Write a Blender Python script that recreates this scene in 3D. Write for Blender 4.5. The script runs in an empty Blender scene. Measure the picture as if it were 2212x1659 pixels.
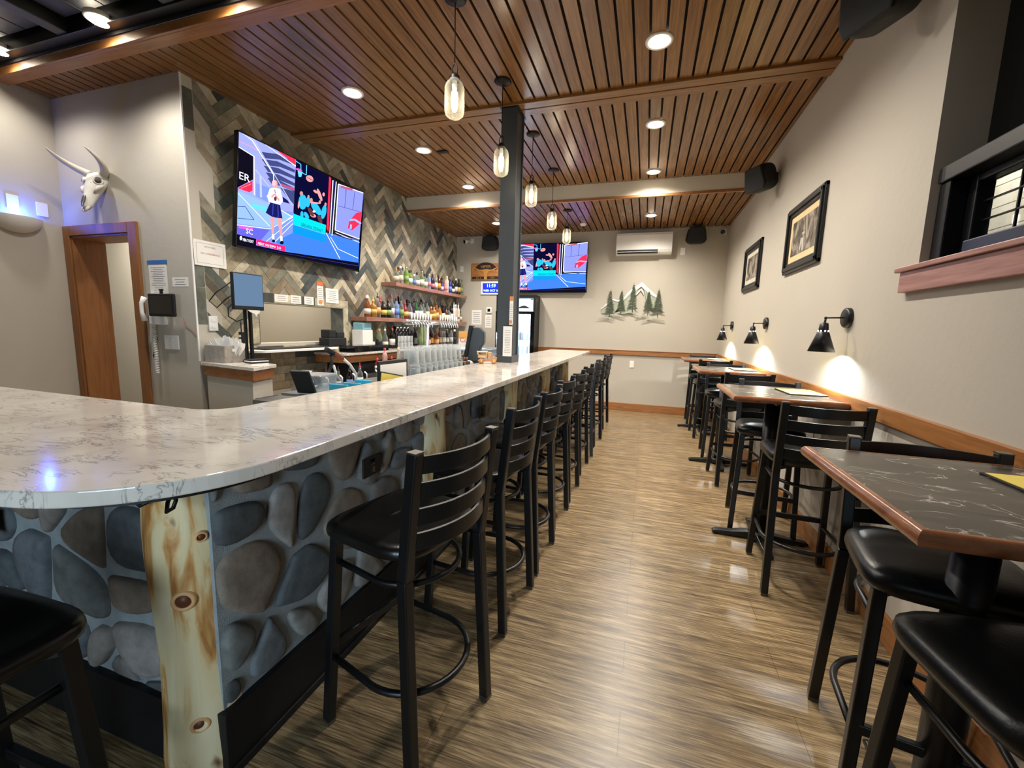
import bpy, bmesh, math, random
from mathutils import Vector, Matrix
PI = math.pi
scene = bpy.context.scene
COL = scene.collection
random.seed(7)

# ------------------------------------------------------------------ camera, world, exposure
cam_d = bpy.data.cameras.new('camera'); cam = bpy.data.objects.new('camera', cam_d); COL.objects.link(cam)
F_PX, YAW, PITCH, ROLL, CAM_H = 903.3, 0.3053, -0.1333, 0.0275, 1.3867
cam_d.sensor_fit = 'HORIZONTAL'; cam_d.sensor_width = 36.0; cam_d.lens = 36.0 * F_PX / 2212.0
cam_d.clip_start = 0.05; cam_d.clip_end = 60
_f = Vector((-math.sin(YAW)*math.cos(PITCH), math.cos(YAW)*math.cos(PITCH), math.sin(PITCH)))
_r = Vector((math.cos(YAW), math.sin(YAW), 0)); _u = _r.cross(_f)
_r2 = _r*math.cos(ROLL) + _u*math.sin(ROLL); _u2 = -_r*math.sin(ROLL) + _u*math.cos(ROLL)
_m = Matrix((_r2, _u2, -_f)).transposed().to_4x4(); _m.translation = Vector((0, 0, CAM_H))
cam.matrix_world = _m
scene.camera = cam
scene.view_settings.view_transform = 'Standard'; scene.view_settings.look = 'None'
scene.view_settings.gamma = 1.0; scene.view_settings.use_curve_mapping = False
scene.view_settings.exposure = 0.8
world = bpy.data.worlds.new('world'); scene.world = world; world.use_nodes = True
world.node_tree.nodes['Background'].inputs[0].default_value = (0.55, 0.62, 0.75, 1)
world.node_tree.nodes['Background'].inputs[1].default_value = 0.08

WARM = (1.0, 0.92, 0.81); SOFT = (1.0, 0.95, 0.88); COOL = (0.66, 0.85, 1.0)
def light(name, kind, loc, power, color=WARM, size=0.1, rot=(0, 0, 0), spot=2.6, blend=0.6, parent=None, spread=None):
    d = bpy.data.lights.new(name, kind); d.energy = power; d.color = color
    if kind == 'AREA':
        d.shape = 'DISK' if not isinstance(size, tuple) else 'RECTANGLE'
        if isinstance(size, tuple): d.size, d.size_y = size
        else: d.size = size
        if spread: d.spread = spread
    else:
        d.shadow_soft_size = size
        if kind == 'SPOT': d.spot_size = spot; d.spot_blend = blend
    o = bpy.data.objects.new(name, d); COL.objects.link(o); o.location = loc; o.rotation_euler = rot
    if parent: o.parent = parent
    return o
# added cool fill light behind the camera, angled down at the bar front
light('cool_fill', 'AREA', (-0.1, -2.9, 1.5), 10, COOL, (2.0, 1.7), (PI/2-0.17, 0, 0.30), spread=1.0)

# ------------------------------------------------------------------ room numbers
XR, XL, D, C1, C2, YD, XLL = 1.137, -3.538, 7.502, 3.26, 3.06, 2.53, -5.11
YB0 = 2.19            # where the black ceiling ends and the wood begins
YSTEP = 5.737         # soffit step
YF = -3.0             # wall behind the camera

# ------------------------------------------------------------------ helpers
def lin(c):
    if isinstance(c, str): c = tuple(int(c[i:i+2], 16)/255 for i in (0, 2, 4))
    return tuple((x/12.92 if x <= 0.04045 else ((x+0.055)/1.055)**2.4) for x in c[:3])
def new_mat(name):
    m = bpy.data.materials.new(name); m.use_nodes = True; nt = m.node_tree; nt.nodes.clear()
    out = nt.nodes.new('ShaderNodeOutputMaterial')
    return m, nt, out
def N(nt, t, **kw):
    n = nt.nodes.new(t)
    for k, v in kw.items():
        if k in ('operation', 'blend_type', 'data_type', 'wave_type', 'bands_direction', 'feature', 'distance', 'attribute_name', 'wave_profile', 'attribute_type', 'noise_dimensions'): setattr(n, k, v)
        else: n.inputs[k].default_value = v
    return n
def ramp(nt, stops):
    r = nt.nodes.new('ShaderNodeValToRGB'); e = r.color_ramp.elements
    while len(e) < len(stops): e.new(0.5)
    for i, (p, c) in enumerate(stops):
        e[i].position = p; c = lin(c) if isinstance(c, str) else c; e[i].color = (*c, 1)
    return r
def L(nt, a, b): nt.links.new(a, b)
def coords(nt, scale=(1, 1, 1), rot=(0, 0, 0), kind='Object'):
    tc = nt.nodes.new('ShaderNodeTexCoord'); mp = nt.nodes.new('ShaderNodeMapping')
    mp.inputs['Scale'].default_value = scale; mp.inputs['Rotation'].default_value = rot
    L(nt, tc.outputs[kind], mp.inputs['Vector']); return mp.outputs[0]
def plain(name, c, rough=0.5, metal=0.0, var=0.06, bump=0.0, scale=8, spec=0.5, coat=0.0):
    """slightly uneven procedural surface"""
    m, nt, out = new_mat(name); c = lin(c) if isinstance(c, str) else c
    b = nt.nodes.new('ShaderNodeBsdfPrincipled'); L(nt, b.outputs[0], out.inputs[0])
    no = N(nt, 'ShaderNodeTexNoise', Scale=scale, Detail=4.0); L(nt, coords(nt), no.inputs['Vector'])
    r = ramp(nt, [(0.3, tuple(x*(1-var) for x in c)), (0.7, tuple(min(1, x*(1+var)) for x in c))])
    L(nt, no.outputs['Fac'], r.inputs[0]); L(nt, r.outputs[0], b.inputs['Base Color'])
    b.inputs['Roughness'].default_value = rough; b.inputs['Metallic'].default_value = metal
    b.inputs['Specular IOR Level'].default_value = spec; b.inputs['Coat Weight'].default_value = coat
    if bump:
        n2 = N(nt, 'ShaderNodeTexNoise', Scale=scale*12, Detail=3.0); L(nt, coords(nt), n2.inputs['Vector'])
        bp = N(nt, 'ShaderNodeBump', Strength=bump, Distance=0.004); L(nt, n2.outputs['Fac'], bp.inputs['Height']); L(nt, bp.outputs[0], b.inputs['Normal'])
    return m
def wood(name, dark, mid, light_, stretch=(14, 1.2, 14), rough=0.4, scale=3.0, attr=False, coat=0.0, bump=0.15):
    m, nt, out = new_mat(name); b = nt.nodes.new('ShaderNodeBsdfPrincipled'); L(nt, b.outputs[0], out.inputs[0])
    v = coords(nt, stretch)
    n1 = N(nt, 'ShaderNodeTexNoise', Scale=scale, Detail=6.0, Distortion=0.6)
    if attr:
        at = N(nt, 'ShaderNodeAttribute', attribute_name='Col'); ad = N(nt, 'ShaderNodeVectorMath', operation='MULTIPLY_ADD')
        ad.inputs[1].default_value = (37, 37, 37); L(nt, at.outputs['Color'], ad.inputs[0]); L(nt, v, ad.inputs[2]); v = ad.outputs[0]
    L(nt, v, n1.inputs['Vector'])
    r = ramp(nt, [(0.25, dark), (0.5, mid), (0.78, light_)]); L(nt, n1.outputs['Fac'], r.inputs[0])
    col = r.outputs[0]
    if attr:
        mx = N(nt, 'ShaderNodeMix', data_type='RGBA', blend_type='MULTIPLY'); mx.inputs['Factor'].default_value = 1.0
        L(nt, col, mx.inputs[6]); L(nt, at.outputs['Color'], mx.inputs[7]); col = mx.outputs[2]
    L(nt, col, b.inputs['Base Color']); b.inputs['Roughness'].default_value = rough; b.inputs['Coat Weight'].default_value = coat
    bp = N(nt, 'ShaderNodeBump', Strength=bump, Distance=0.003); L(nt, n1.outputs['Fac'], bp.inputs['Height']); L(nt, bp.outputs[0], b.inputs['Normal'])
    return m
def emit(name, c, s):
    m, nt, out = new_mat(name); e = nt.nodes.new('ShaderNodeEmission'); e.inputs[0].default_value = (*(lin(c) if isinstance(c, str) else c), 1); e.inputs[1].default_value = s
    L(nt, e.outputs[0], out.inputs[0]); return m
def see_through(name, c, clear=0.75, rough=0.04, tint=None):
    """thin glass: transparent body with a fresnel sheen and a little body colour"""
    m, nt, out = new_mat(name); c = lin(c) if isinstance(c, str) else c
    tr = nt.nodes.new('ShaderNodeBsdfTransparent'); t = tint or tuple(0.5+0.5*x for x in c); tr.inputs[0].default_value = (*t, 1)
    p = nt.nodes.new('ShaderNodeBsdfPrincipled'); p.inputs['Base Color'].default_value = (*c, 1); p.inputs['Roughness'].default_value = rough
    lw = N(nt, 'ShaderNodeLayerWeight', Blend=0.35); mr = nt.nodes.new('ShaderNodeMapRange')
    mr.inputs['To Min'].default_value = 1-clear; mr.inputs['To Max'].default_value = min(1, 1-clear+0.55)
    L(nt, lw.outputs['Facing'], mr.inputs['Value']); mx = nt.nodes.new('ShaderNodeMixShader')
    L(nt, mr.outputs[0], mx.inputs[0]); L(nt, tr.outputs[0], mx.inputs[1]); L(nt, p.outputs[0], mx.inputs[2]); L(nt, mx.outputs[0], out.inputs[0])
    return m

class MB:
    """collects shapes and builds them as one mesh object"""
    def __init__(s): s.v = []; s.f = []; s.sm = []; s.mi = []; s.c = []; s.cur = 0; s.col = (1, 1, 1)
    def face(s, idx, smooth=False): s.f.append(idx); s.sm.append(smooth); s.mi.append(s.cur); s.c.append(s.col)
    def poly(s, pts, smooth=False):
        n = len(s.v); s.v += [tuple(p) for p in pts]; s.face(list(range(n, n+len(pts))), smooth); return s
    def box(s, x0, x1, y0, y1, z0, z1, M=None):
        n = len(s.v); p = [(x, y, z) for z in (z0, z1) for x, y in ((x0, y0), (x1, y0), (x1, y1), (x0, y1))]
        if M is not None: p = [tuple(M @ Vector(q)) for q in p]
        s.v += p
        for q in ((3, 2, 1, 0), (4, 5, 6, 7), (0, 1, 5, 4), (1, 2, 6, 5), (2, 3, 7, 6), (3, 0, 4, 7)): s.face([n+i for i in q])
        return s
    def bar(s, a, b, w, h, up=(0, 0, 1)):
        """rectangular bar from a to b, w wide, h high along up"""
        a = Vector(a); b = Vector(b); d = (b-a).normalized(); side = d.cross(Vector(up))
        if side.length < 1e-4: side = d.cross(Vector((1, 0, 0)))
        side.normalize(); u = side.cross(d); n = len(s.v)
        for p in (a, b):
            for i, j in ((-1, -1), (1, -1), (1, 1), (-1, 1)): s.v.append(tuple(p + side*w/2*i + u*h/2*j))
        for q in ((3, 2, 1, 0), (4, 5, 6, 7), (0, 1, 5, 4), (1, 2, 6, 5), (2, 3, 7, 6), (3, 0, 4, 7)): s.face([n+i for i in q])
        return s
    def tube(s, pts, r, seg=10, closed=False, caps=True):
        pts = [Vector(p) for p in pts]; n0 = len(s.v); k = len(pts); rr = r if isinstance(r, (list, tuple)) else [r]*k
        prev = None
        for i, p in enumerate(pts):
            a = pts[(i-1) % k] if (closed or i > 0) else p; b = pts[(i+1) % k] if (closed or i < k-1) else p
            t = (b-a).normalized()
            if prev is None:
                prev = t.cross(Vector((0, 0, 1)));
                if prev.length < 1e-3: prev = t.cross(Vector((1, 0, 0)))
            else:
                prev = prev - t*prev.dot(t)
            prev.normalize(); w = t.cross(prev)
            for j in range(seg):
                an = 2*PI*j/seg; s.v.append(tuple(p + (prev*math.cos(an) + w*math.sin(an))*rr[i]))
        for i in range(k if closed else k-1):
            for j in range(seg):
                a = n0+i*seg+j; b = n0+i*seg+(j+1) % seg; c = n0+((i+1) % k)*seg+(j+1) % seg; d = n0+((i+1) % k)*seg+j
                s.face([a, b, c, d], True)
        if caps and not closed:
            s.face([n0+j for j in reversed(range(seg))]); s.face([n0+(k-1)*seg+j for j in range(seg)])
        return s
    def lathe(s, prof, c=(0, 0, 0), seg=24, M=None, close=True, sx=1.0, sy=1.0):
        """prof: (radius, z) list"""
        n0 = len(s.v)
        for r, z in prof:
            for j in range(seg):
                a = 2*PI*j/seg; p = Vector((r*math.cos(a)*sx, r*math.sin(a)*sy, z))
                if M is not None: p = M @ p
                s.v.append((p[0]+c[0], p[1]+c[1], p[2]+c[2]))
        for i in range(len(prof)-1):
            for j in range(seg):
                s.face([n0+i*seg+j, n0+i*seg+(j+1) % seg, n0+(i+1)*seg+(j+1) % seg, n0+(i+1)*seg+j], True)
        if close:
            if prof[0][0] > 1e-4: s.face([n0+j for j in reversed(range(seg))])
            if prof[-1][0] > 1e-4: s.face([n0+(len(prof)-1)*seg+j for j in range(seg)])
        return s
    def prism(s, pts, z0, z1, M=None):
        """outline (x,y) extruded z0..z1"""
        n = len(s.v); k = len(pts); P = [(x, y, z0) for x, y in pts] + [(x, y, z1) for x, y in pts]
        if M is not None: P = [tuple(M @ Vector(p)) for p in P]
        s.v += P; s.face([n+i for i in reversed(range(k))]); s.face([n+k+i for i in range(k)])
        for i in range(k): s.face([n+i, n+(i+1) % k, n+k+(i+1) % k, n+k+i])
        return s
    def ball(s, c, r, seg=14, rings=8, sc=(1, 1, 1)):
        pr = [(max(1e-5, r*math.sin(PI*i/rings)), -r*math.cos(PI*i/rings)) for i in range(rings+1)]
        return s.lathe([(a, b*sc[2]) for a, b in pr], c, seg, sx=sc[0], sy=sc[1], close=False)
    def build(s, name, mats, parent=None, bevel=0.0, colors=False, segs=2, smooth_angle=None):
        me = bpy.data.meshes.new(name); me.from_pydata(s.v, [], s.f)
        mats = mats if isinstance(mats, (list, tuple)) else [mats]
        for m in mats: me.materials.append(m)
        me.polygons.foreach_set('use_smooth', s.sm); me.polygons.foreach_set('material_index', s.mi)
        if colors:
            ca = me.color_attributes.new('Col', 'FLOAT_COLOR', 'CORNER'); k = 0; arr = []
            for f, c in zip(s.f, s.c): arr += list((*c, 1.0))*len(f)
            ca.data.foreach_set('color', arr)
        me.validate(); me.update()
        o = bpy.data.objects.new(name, me); COL.objects.link(o)
        if parent: o.parent = parent
        if bevel:
            b = o.modifiers.new('bevel', 'BEVEL'); b.width = bevel; b.segments = segs; b.limit_method = 'ANGLE'; b.angle_limit = 0.6
            b.harden_normals = False
        return o
def tag(o, label, cat, group=None):
    o['label'] = label; o['category'] = cat
    if group: o['group'] = group
    return o
def thing(name, label, cat, loc=(0, 0, 0), rz=0.0, group=None):
    o = bpy.data.objects.new(name, None); COL.objects.link(o); o.location = loc; o.rotation_euler = (0, 0, rz)
    o.empty_display_size = 0.05
    return tag(o, label, cat, group)
def struct(o): o['kind'] = 'structure'; return o
KIDS = {}
def dup(root, loc, rz, label, group=None, mats=None):
    r = root.copy(); COL.objects.link(r); r.location = loc; r.rotation_euler = (0, 0, rz); r['label'] = label
    if group: r['group'] = group
    def rec(a, b):
        for ch in list(a.children):
            if ch.type == 'LIGHT': pass
            c = ch.copy(); COL.objects.link(c); c.parent = b; rec(ch, c)
    rec(root, r); return r
def text(body, size, M, mat, parent, name='lettering', align='LEFT', depth=0.0005, sx=1.0):
    cu = bpy.data.curves.new(name, 'FONT'); cu.body = body; cu.size = size; cu.extrude = depth; cu.align_x = align; cu.resolution_u = 2
    t = bpy.data.objects.new(name, cu); COL.objects.link(t); dg = bpy.context.evaluated_depsgraph_get()
    me = bpy.data.meshes.new_from_object(t.evaluated_get(dg)); bpy.data.objects.remove(t)
    me.transform(M @ Matrix.Diagonal((sx, 1, 1, 1))); me.materials.clear(); me.materials.append(mat)
    o = bpy.data.objects.new(name, me); COL.objects.link(o); o.parent = parent; return o
def frame(origin, right, up):
    """matrix putting local x along right, y along up, z towards the viewer"""
    r = Vector(right).normalized(); u = Vector(up); u = (u - r*u.dot(r)).normalized(); n = r.cross(u)
    m = Matrix((r, u, n)).transposed().to_4x4(); m.translation = Vector(origin); return m
ORD = ['first', 'second', 'third', 'fourth', 'fifth', 'sixth', 'seventh', 'eighth', 'ninth', 'tenth', 'eleventh', 'twelfth', 'thirteenth', 'fourteenth', 'fifteenth', 'sixteenth', 'seventeenth', 'eighteenth', 'nineteenth', 'twentieth', 'twenty-first', 'twenty-second', 'twenty-third', 'twenty-fourth', 'twenty-fifth', 'twenty-sixth', 'twenty-seventh', 'twenty-eighth', 'twenty-ninth', 'thirtieth']

# ------------------------------------------------------------------ materials
M = {}
M['wall'] = plain('wall paint', 'b7b0a3', 0.75, var=0.02, bump=0.25, scale=2)
M['wall_cream'] = plain('cream paint', 'cfc8b8', 0.7, var=0.02, scale=2)
M['black'] = plain('black satin metal', '0d0f11', 0.38, var=0.1)
M['black_matte'] = plain('black plastic', '0b0c0e', 0.6, var=0.1)
M['black_gloss'] = plain('black gloss', '08090b', 0.12, var=0.0)
M['toekick'] = plain('black base board', '050506', 0.6, var=0.1)
M['charcoal'] = plain('charcoal painted steel', '3b4044', 0.45, var=0.06)
M['white'] = plain('white plastic', 'e8e6e2', 0.4, var=0.02)
M['paper'] = plain('paper', 'e4e1db', 0.8, var=0.02)
M['print'] = plain('grey print', '77777a', 0.8, var=0.1)
M['print_red'] = plain('red print', '9c4a4a', 0.8, var=0.1)
M['chrome'] = plain('polished chrome', 'e2e4e6', 0.18, 0.9, var=0.02)
M['steel'] = plain('brushed steel', '9ba0a3', 0.3, 1.0, var=0.05)
M['iron'] = plain('dark bronze', '1d1815', 0.45, 0.6)
M['oak'] = wood('oak trim', '815029', '996536', 'a97544', (3, 3, 22), 0.4)
M['oak_x'] = wood('oak trim along x', '815029', '996536', 'a97544', (1.2, 18, 18), 0.38)
M['oak_y'] = wood('oak trim along y', '815029', '996536', 'a97544', (18, 1.2, 18), 0.38)
M['oak_z'] = wood('oak casing', '7a4c27', '8a582d', '966335', (18, 18, 1.2), 0.5, bump=0.05)
M['sill'] = wood('rosy oak sill', '85564a', 'a3766a', 'b88c7e', (18, 1.2, 18), 0.35)
M['edge_wood'] = wood('table edge wood', '74432a', '97603f', 'ad7852', (4, 4, 10), 0.25, coat=0.3)
M['apron'] = wood('apron wood', '74461f', '8c562a', '9a6432', (1.5, 16, 16), 0.4)
M['log'] = None
M['ceil_dark'] = plain('groove shadow backing', '140c07', 0.9)
M['ceil'] = wood('stained ceiling planks', '67421f', '81582b', '956b3a', (20, 0.9, 20), 0.27, 3.0, attr=True, bump=0.1)
M['ceil_x'] = wood('stained ceiling battens', '67421f', '845a2d', '986d3c', (0.9, 20, 20), 0.3)
M['vinyl'] = plain('black vinyl upholstery', '101315', 0.33, var=0.08, bump=0.12, scale=10)
M['seatwood'] = plain('black lacquered seat', '121110', 0.28, var=0.15, scale=14, bump=0.1)
M['yellow'] = plain('yellow menu card', 'e6cf62', 0.6, var=0.03)
M['fabric'] = plain('grey woven fabric', '9a938a', 0.9, var=0.15, bump=0.5, scale=30)
M['napkin'] = plain('white paper napkin', 'efece6', 0.85, var=0.03)
M['bone'] = plain('bleached bone', 'ddd8cf', 0.65, var=0.1, bump=0.4, scale=9)
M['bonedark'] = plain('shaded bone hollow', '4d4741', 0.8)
M['horn'] = plain('pale horn', 'd2ccc2', 0.5, var=0.12, scale=6)
M['blue_tape'] = plain('blue masking tape', '2a66ad', 0.6)
M['red'] = plain('red plastic', 'a82a2a', 0.35)
M['turq'] = plain('turquoise plastic', '4fb0c8', 0.5)
M['green_tree'] = plain('painted green metal', '3b4630', 0.6, var=0.25, scale=25)
M['snow'] = plain('painted white metal', 'dcdcd6', 0.5, var=0.15, scale=25)
M['greygreen'] = plain('painted grey green metal', 'a0a493', 0.55, var=0.2, scale=20)
M['bulb'] = emit('glowing filament bulb', (1.0, 0.88, 0.66), 26.0)
M['can_glow'] = emit('downlight lens', (1.0, 0.87, 0.66), 16.0)
M['can_trim'] = plain('white light trim', 'e6e0d6', 0.4)
M['pend_glass'] = see_through('pendant glass', 'd8d4c4', 0.97, 0.03, (0.97, 0.96, 0.92))
M['glass'] = see_through('clear glass', 'd5dadb', 0.9, 0.03, (0.985, 0.985, 0.98))
M['win_glass'] = see_through('window glass', '20242a', 0.7, 0.02, (0.85, 0.88, 0.9))
M['night'] = plain('dark window pane', '07090c', 0.08)
M['clearplastic'] = see_through('clear plastic', 'b9bdc0', 0.7, 0.15, (0.9, 0.92, 0.93))
def mat_floor():
    m, nt, out = new_mat('vinyl plank floor'); b = nt.nodes.new('ShaderNodeBsdfPrincipled'); L(nt, b.outputs[0], out.inputs[0])
    v = coords(nt, (1.5, 26, 1)); n1 = N(nt, 'ShaderNodeTexNoise', Scale=1.6, Detail=7.0, Roughness=0.65, Distortion=0.35); L(nt, v, n1.inputs['Vector'])
    v2 = coords(nt, (5, 120, 1)); n2 = N(nt, 'ShaderNodeTexNoise', Scale=1.5, Detail=4.0, Roughness=0.6); L(nt, v2, n2.inputs['Vector'])
    ma = N(nt, 'ShaderNodeMath', operation='MULTIPLY_ADD'); L(nt, n2.outputs['Fac'], ma.inputs[0]); ma.inputs[1].default_value = 0.55
    mb = N(nt, 'ShaderNodeMath', operation='MULTIPLY'); L(nt, n1.outputs['Fac'], mb.inputs[0]); mb.inputs[1].default_value = 0.5; L(nt, mb.outputs[0], ma.inputs[2])
    r = ramp(nt, [(0.37, '40342a'), (0.45, '665440'), (0.53, '877150'), (0.63, 'b09a76')]); L(nt, ma.outputs[0], r.inputs[0])
    br = N(nt, 'ShaderNodeTexBrick', Scale=1.0); br.inputs['Brick Width'].default_value = 1.22; br.inputs['Row Height'].default_value = 0.18
    br.inputs['Mortar Size'].default_value = 0.0012; br.inputs['Color1'].default_value = (1, 1, 1, 1); br.inputs['Color2'].default_value = (0.86, 0.86, 0.86, 1); br.inputs['Mortar'].default_value = (0.35, 0.35, 0.35, 1)
    L(nt, coords(nt), br.inputs['Vector'])
    mx = N(nt, 'ShaderNodeMix', data_type='RGBA', blend_type='MULTIPLY'); mx.inputs['Factor'].default_value = 1.0
    L(nt, r.outputs[0], mx.inputs[6]); L(nt, br.outputs['Color'], mx.inputs[7]); L(nt, mx.outputs[2], b.inputs['Base Color'])
    b.inputs['Roughness'].default_value = 0.3
    bp = N(nt, 'ShaderNodeBump', Strength=0.35, Distance=0.002); L(nt, ma.outputs[0], bp.inputs['Height']); L(nt, bp.outputs[0], b.inputs['Normal'])
    return m
M['floor'] = mat_floor()
def mat_quartz():
    m, nt, out = new_mat('veined quartz'); b = nt.nodes.new('ShaderNodeBsdfPrincipled'); L(nt, b.outputs[0], out.inputs[0])
    v = coords(nt, (6, 21, 8), (0, 0, 0.12)); n0 = N(nt, 'ShaderNodeTexNoise', Scale=1.0, Detail=6.0, Roughness=0.62, Distortion=1.6); L(nt, v, n0.inputs['Vector'])
    s1 = N(nt, 'ShaderNodeMath', operation='SUBTRACT'); s1.inputs[1].default_value = 0.5; L(nt, n0.outputs['Fac'], s1.inputs[0])
    ab = N(nt, 'ShaderNodeMath', operation='ABSOLUTE'); L(nt, s1.outputs[0], ab.inputs[0])
    vein = ramp(nt, [(0.0, (0.8, 0.8, 0.8)), (0.012, (0.3, 0.3, 0.3)), (0.035, (0, 0, 0))]); L(nt, ab.outputs[0], vein.inputs[0])
    n3 = N(nt, 'ShaderNodeTexNoise', Scale=7.0, Detail=2.0); L(nt, coords(nt), n3.inputs['Vector']); gate = ramp(nt, [(0.42, (0, 0, 0)), (0.52, (1, 1, 1))]); L(nt, n3.outputs['Fac'], gate.inputs[0])
    mu = N(nt, 'ShaderNodeMath', operation='MULTIPLY'); L(nt, vein.outputs[0], mu.inputs[0]); L(nt, gate.outputs[0], mu.inputs[1])
    n2 = N(nt, 'ShaderNodeTexNoise', Scale=5.0, Detail=5.0); L(nt, coords(nt), n2.inputs['Vector']); base = ramp(nt, [(0.35, 'c3b9ae'), (0.6, 'd6cec3')]); L(nt, n2.outputs['Fac'], base.inputs[0])
    mx = N(nt, 'ShaderNodeMix', data_type='RGBA'); L(nt, mu.outputs[0], mx.inputs['Factor']); L(nt, base.outputs[0], mx.inputs[6]); mx.inputs[7].default_value = (*lin('5d5a5a'), 1)
    L(nt, mx.outputs[2], b.inputs['Base Color']); b.inputs['Roughness'].default_value = 0.1
    return m
M['quartz'] = mat_quartz()
def mat_laminate():
    m, nt, out = new_mat('dark marbled laminate'); b = nt.nodes.new('ShaderNodeBsdfPrincipled'); L(nt, b.outputs[0], out.inputs[0])
    v = coords(nt, (3.0, 9, 5), (0, 0, 0.15)); n0 = N(nt, 'ShaderNodeTexNoise', Scale=1.2, Detail=5.0, Distortion=1.0); L(nt, v, n0.inputs['Vector'])
    base = ramp(nt, [(0.3, '2b2621'), (0.55, '453e36'), (0.75, '5c544b')]); L(nt, n0.outputs['Fac'], base.inputs[0])
    n1 = N(nt, 'ShaderNodeTexNoise', Scale=1.7, Detail=3.0, Distortion=1.4); L(nt, coords(nt, (3.0, 5.0, 4), (0, 0, 0.4)), n1.inputs['Vector'])
    s1 = N(nt, 'ShaderNodeMath', operation='SUBTRACT'); s1.inputs[1].default_value = 0.53; L(nt, n1.outputs['Fac'], s1.inputs[0])
    ab = N(nt, 'ShaderNodeMath', operation='ABSOLUTE'); L(nt, s1.outputs[0], ab.inputs[0]); vein = ramp(nt, [(0.0, (1, 1, 1)), (0.008, (0.25, 0.25, 0.25)), (0.02, (0, 0, 0))]); L(nt, ab.outputs[0], vein.inputs[0])
    n3 = N(nt, 'ShaderNodeTexNoise', Scale=9.0, Detail=2.0); L(nt, coords(nt), n3.inputs['Vector']); gate = ramp(nt, [(0.46, (0, 0, 0)), (0.56, (1, 1, 1))]); L(nt, n3.outputs['Fac'], gate.inputs[0])
    mu = N(nt, 'ShaderNodeMath', operation='MULTIPLY'); L(nt, vein.outputs[0], mu.inputs[0]); L(nt, gate.outputs[0], mu.inputs[1])
    mx = N(nt, 'ShaderNodeMix', data_type='RGBA'); L(nt, mu.outputs[0], mx.inputs['Factor']); L(nt, base.outputs[0], mx.inputs[6]); mx.inputs[7].default_value = (*lin('c9c4ba'), 1)
    L(nt, mx.outputs[2], b.inputs['Base Color']); b.inputs['Roughness'].default_value = 0.22
    return m
M['laminate'] = mat_laminate()
def mat_tile(name, rough, scale, var, bump, spec=0.5):
    """takes its base colour per tile from the mesh and adds worn streaks"""
    m, nt, out = new_mat(name); b = nt.nodes.new('ShaderNodeBsdfPrincipled'); L(nt, b.outputs[0], out.inputs[0])
    at = N(nt, 'ShaderNodeAttribute', attribute_name='Col'); no = N(nt, 'ShaderNodeTexNoise', Scale=scale, Detail=6.0, Roughness=0.65)
    ad = N(nt, 'ShaderNodeVectorMath', operation='MULTIPLY_ADD'); ad.inputs[1].default_value = (23, 41, 17); L(nt, at.outputs['Color'], ad.inputs[0]); L(nt, coords(nt), ad.inputs[2]); L(nt, ad.outputs[0], no.inputs['Vector'])
    r = ramp(nt, [(0.3, (1-var,)*3), (0.5, (1-var*0.35,)*3), (0.72, (1+var*0.4,)*3)]); L(nt, no.outputs['Fac'], r.inputs[0])
    mx = N(nt, 'ShaderNodeMix', data_type='RGBA', blend_type='MULTIPLY'); mx.inputs['Factor'].default_value = 1.0
    L(nt, at.outputs['Color'], mx.inputs[6]); L(nt, r.outputs[0], mx.inputs[7]); L(nt, mx.outputs[2], b.inputs['Base Color'])
    b.inputs['Roughness'].default_value = rough; b.inputs['Specular IOR Level'].default_value = spec
    bp = N(nt, 'ShaderNodeBump', Strength=bump, Distance=0.004); L(nt, no.outputs['Fac'], bp.inputs['Height']); L(nt, bp.outputs[0], b.inputs['Normal'])
    return m
M['tile'] = mat_tile('wood look wall tile', 0.38, 11.0, 0.5, 0.2)
M['stone'] = mat_tile('river stone', 0.75, 16.0, 0.4, 0.7, 0.3)
M['mortar'] = plain('blue grey mortar', '8f979a', 0.9, var=0.12, bump=0.4, scale=22)
def mat_log():
    m, nt, out = new_mat('peeled log'); b = nt.nodes.new('ShaderNodeBsdfPrincipled'); L(nt, b.outputs[0], out.inputs[0])
    n0 = N(nt, 'ShaderNodeTexNoise', Scale=2.2, Detail=5.0, Distortion=0.8); L(nt, coords(nt, (7, 7, 1.3)), n0.inputs['Vector'])
    r = ramp(nt, [(0.34, 'a86f38'), (0.41, 'cfa266'), (0.47, 'e0cb9c'), (0.7, 'e9dcb6')]); L(nt, n0.outputs['Fac'], r.inputs[0])
    n2 = N(nt, 'ShaderNodeTexNoise', Scale=13.0, Detail=2.0); L(nt, coords(nt, (1, 1, 0.5)), n2.inputs['Vector']); k = ramp(nt, [(0.69, (0, 0, 0)), (0.75, (1, 1, 1))]); L(nt, n2.outputs['Fac'], k.inputs[0])
    mx = N(nt, 'ShaderNodeMix', data_type='RGBA'); L(nt, k.outputs[0], mx.inputs['Factor']); L(nt, r.outputs[0], mx.inputs[6]); mx.inputs[7].default_value = (*lin('6b3a18'), 1)
    L(nt, mx.outputs[2], b.inputs['Base Color']); b.inputs['Roughness'].default_value = 0.42
    bp = N(nt, 'ShaderNodeBump', Strength=0.3, Distance=0.01); L(nt, n0.outputs['Fac'], bp.inputs['Height']); L(nt, bp.outputs[0], b.inputs['Normal'])
    return m
M['log'] = mat_log()

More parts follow.
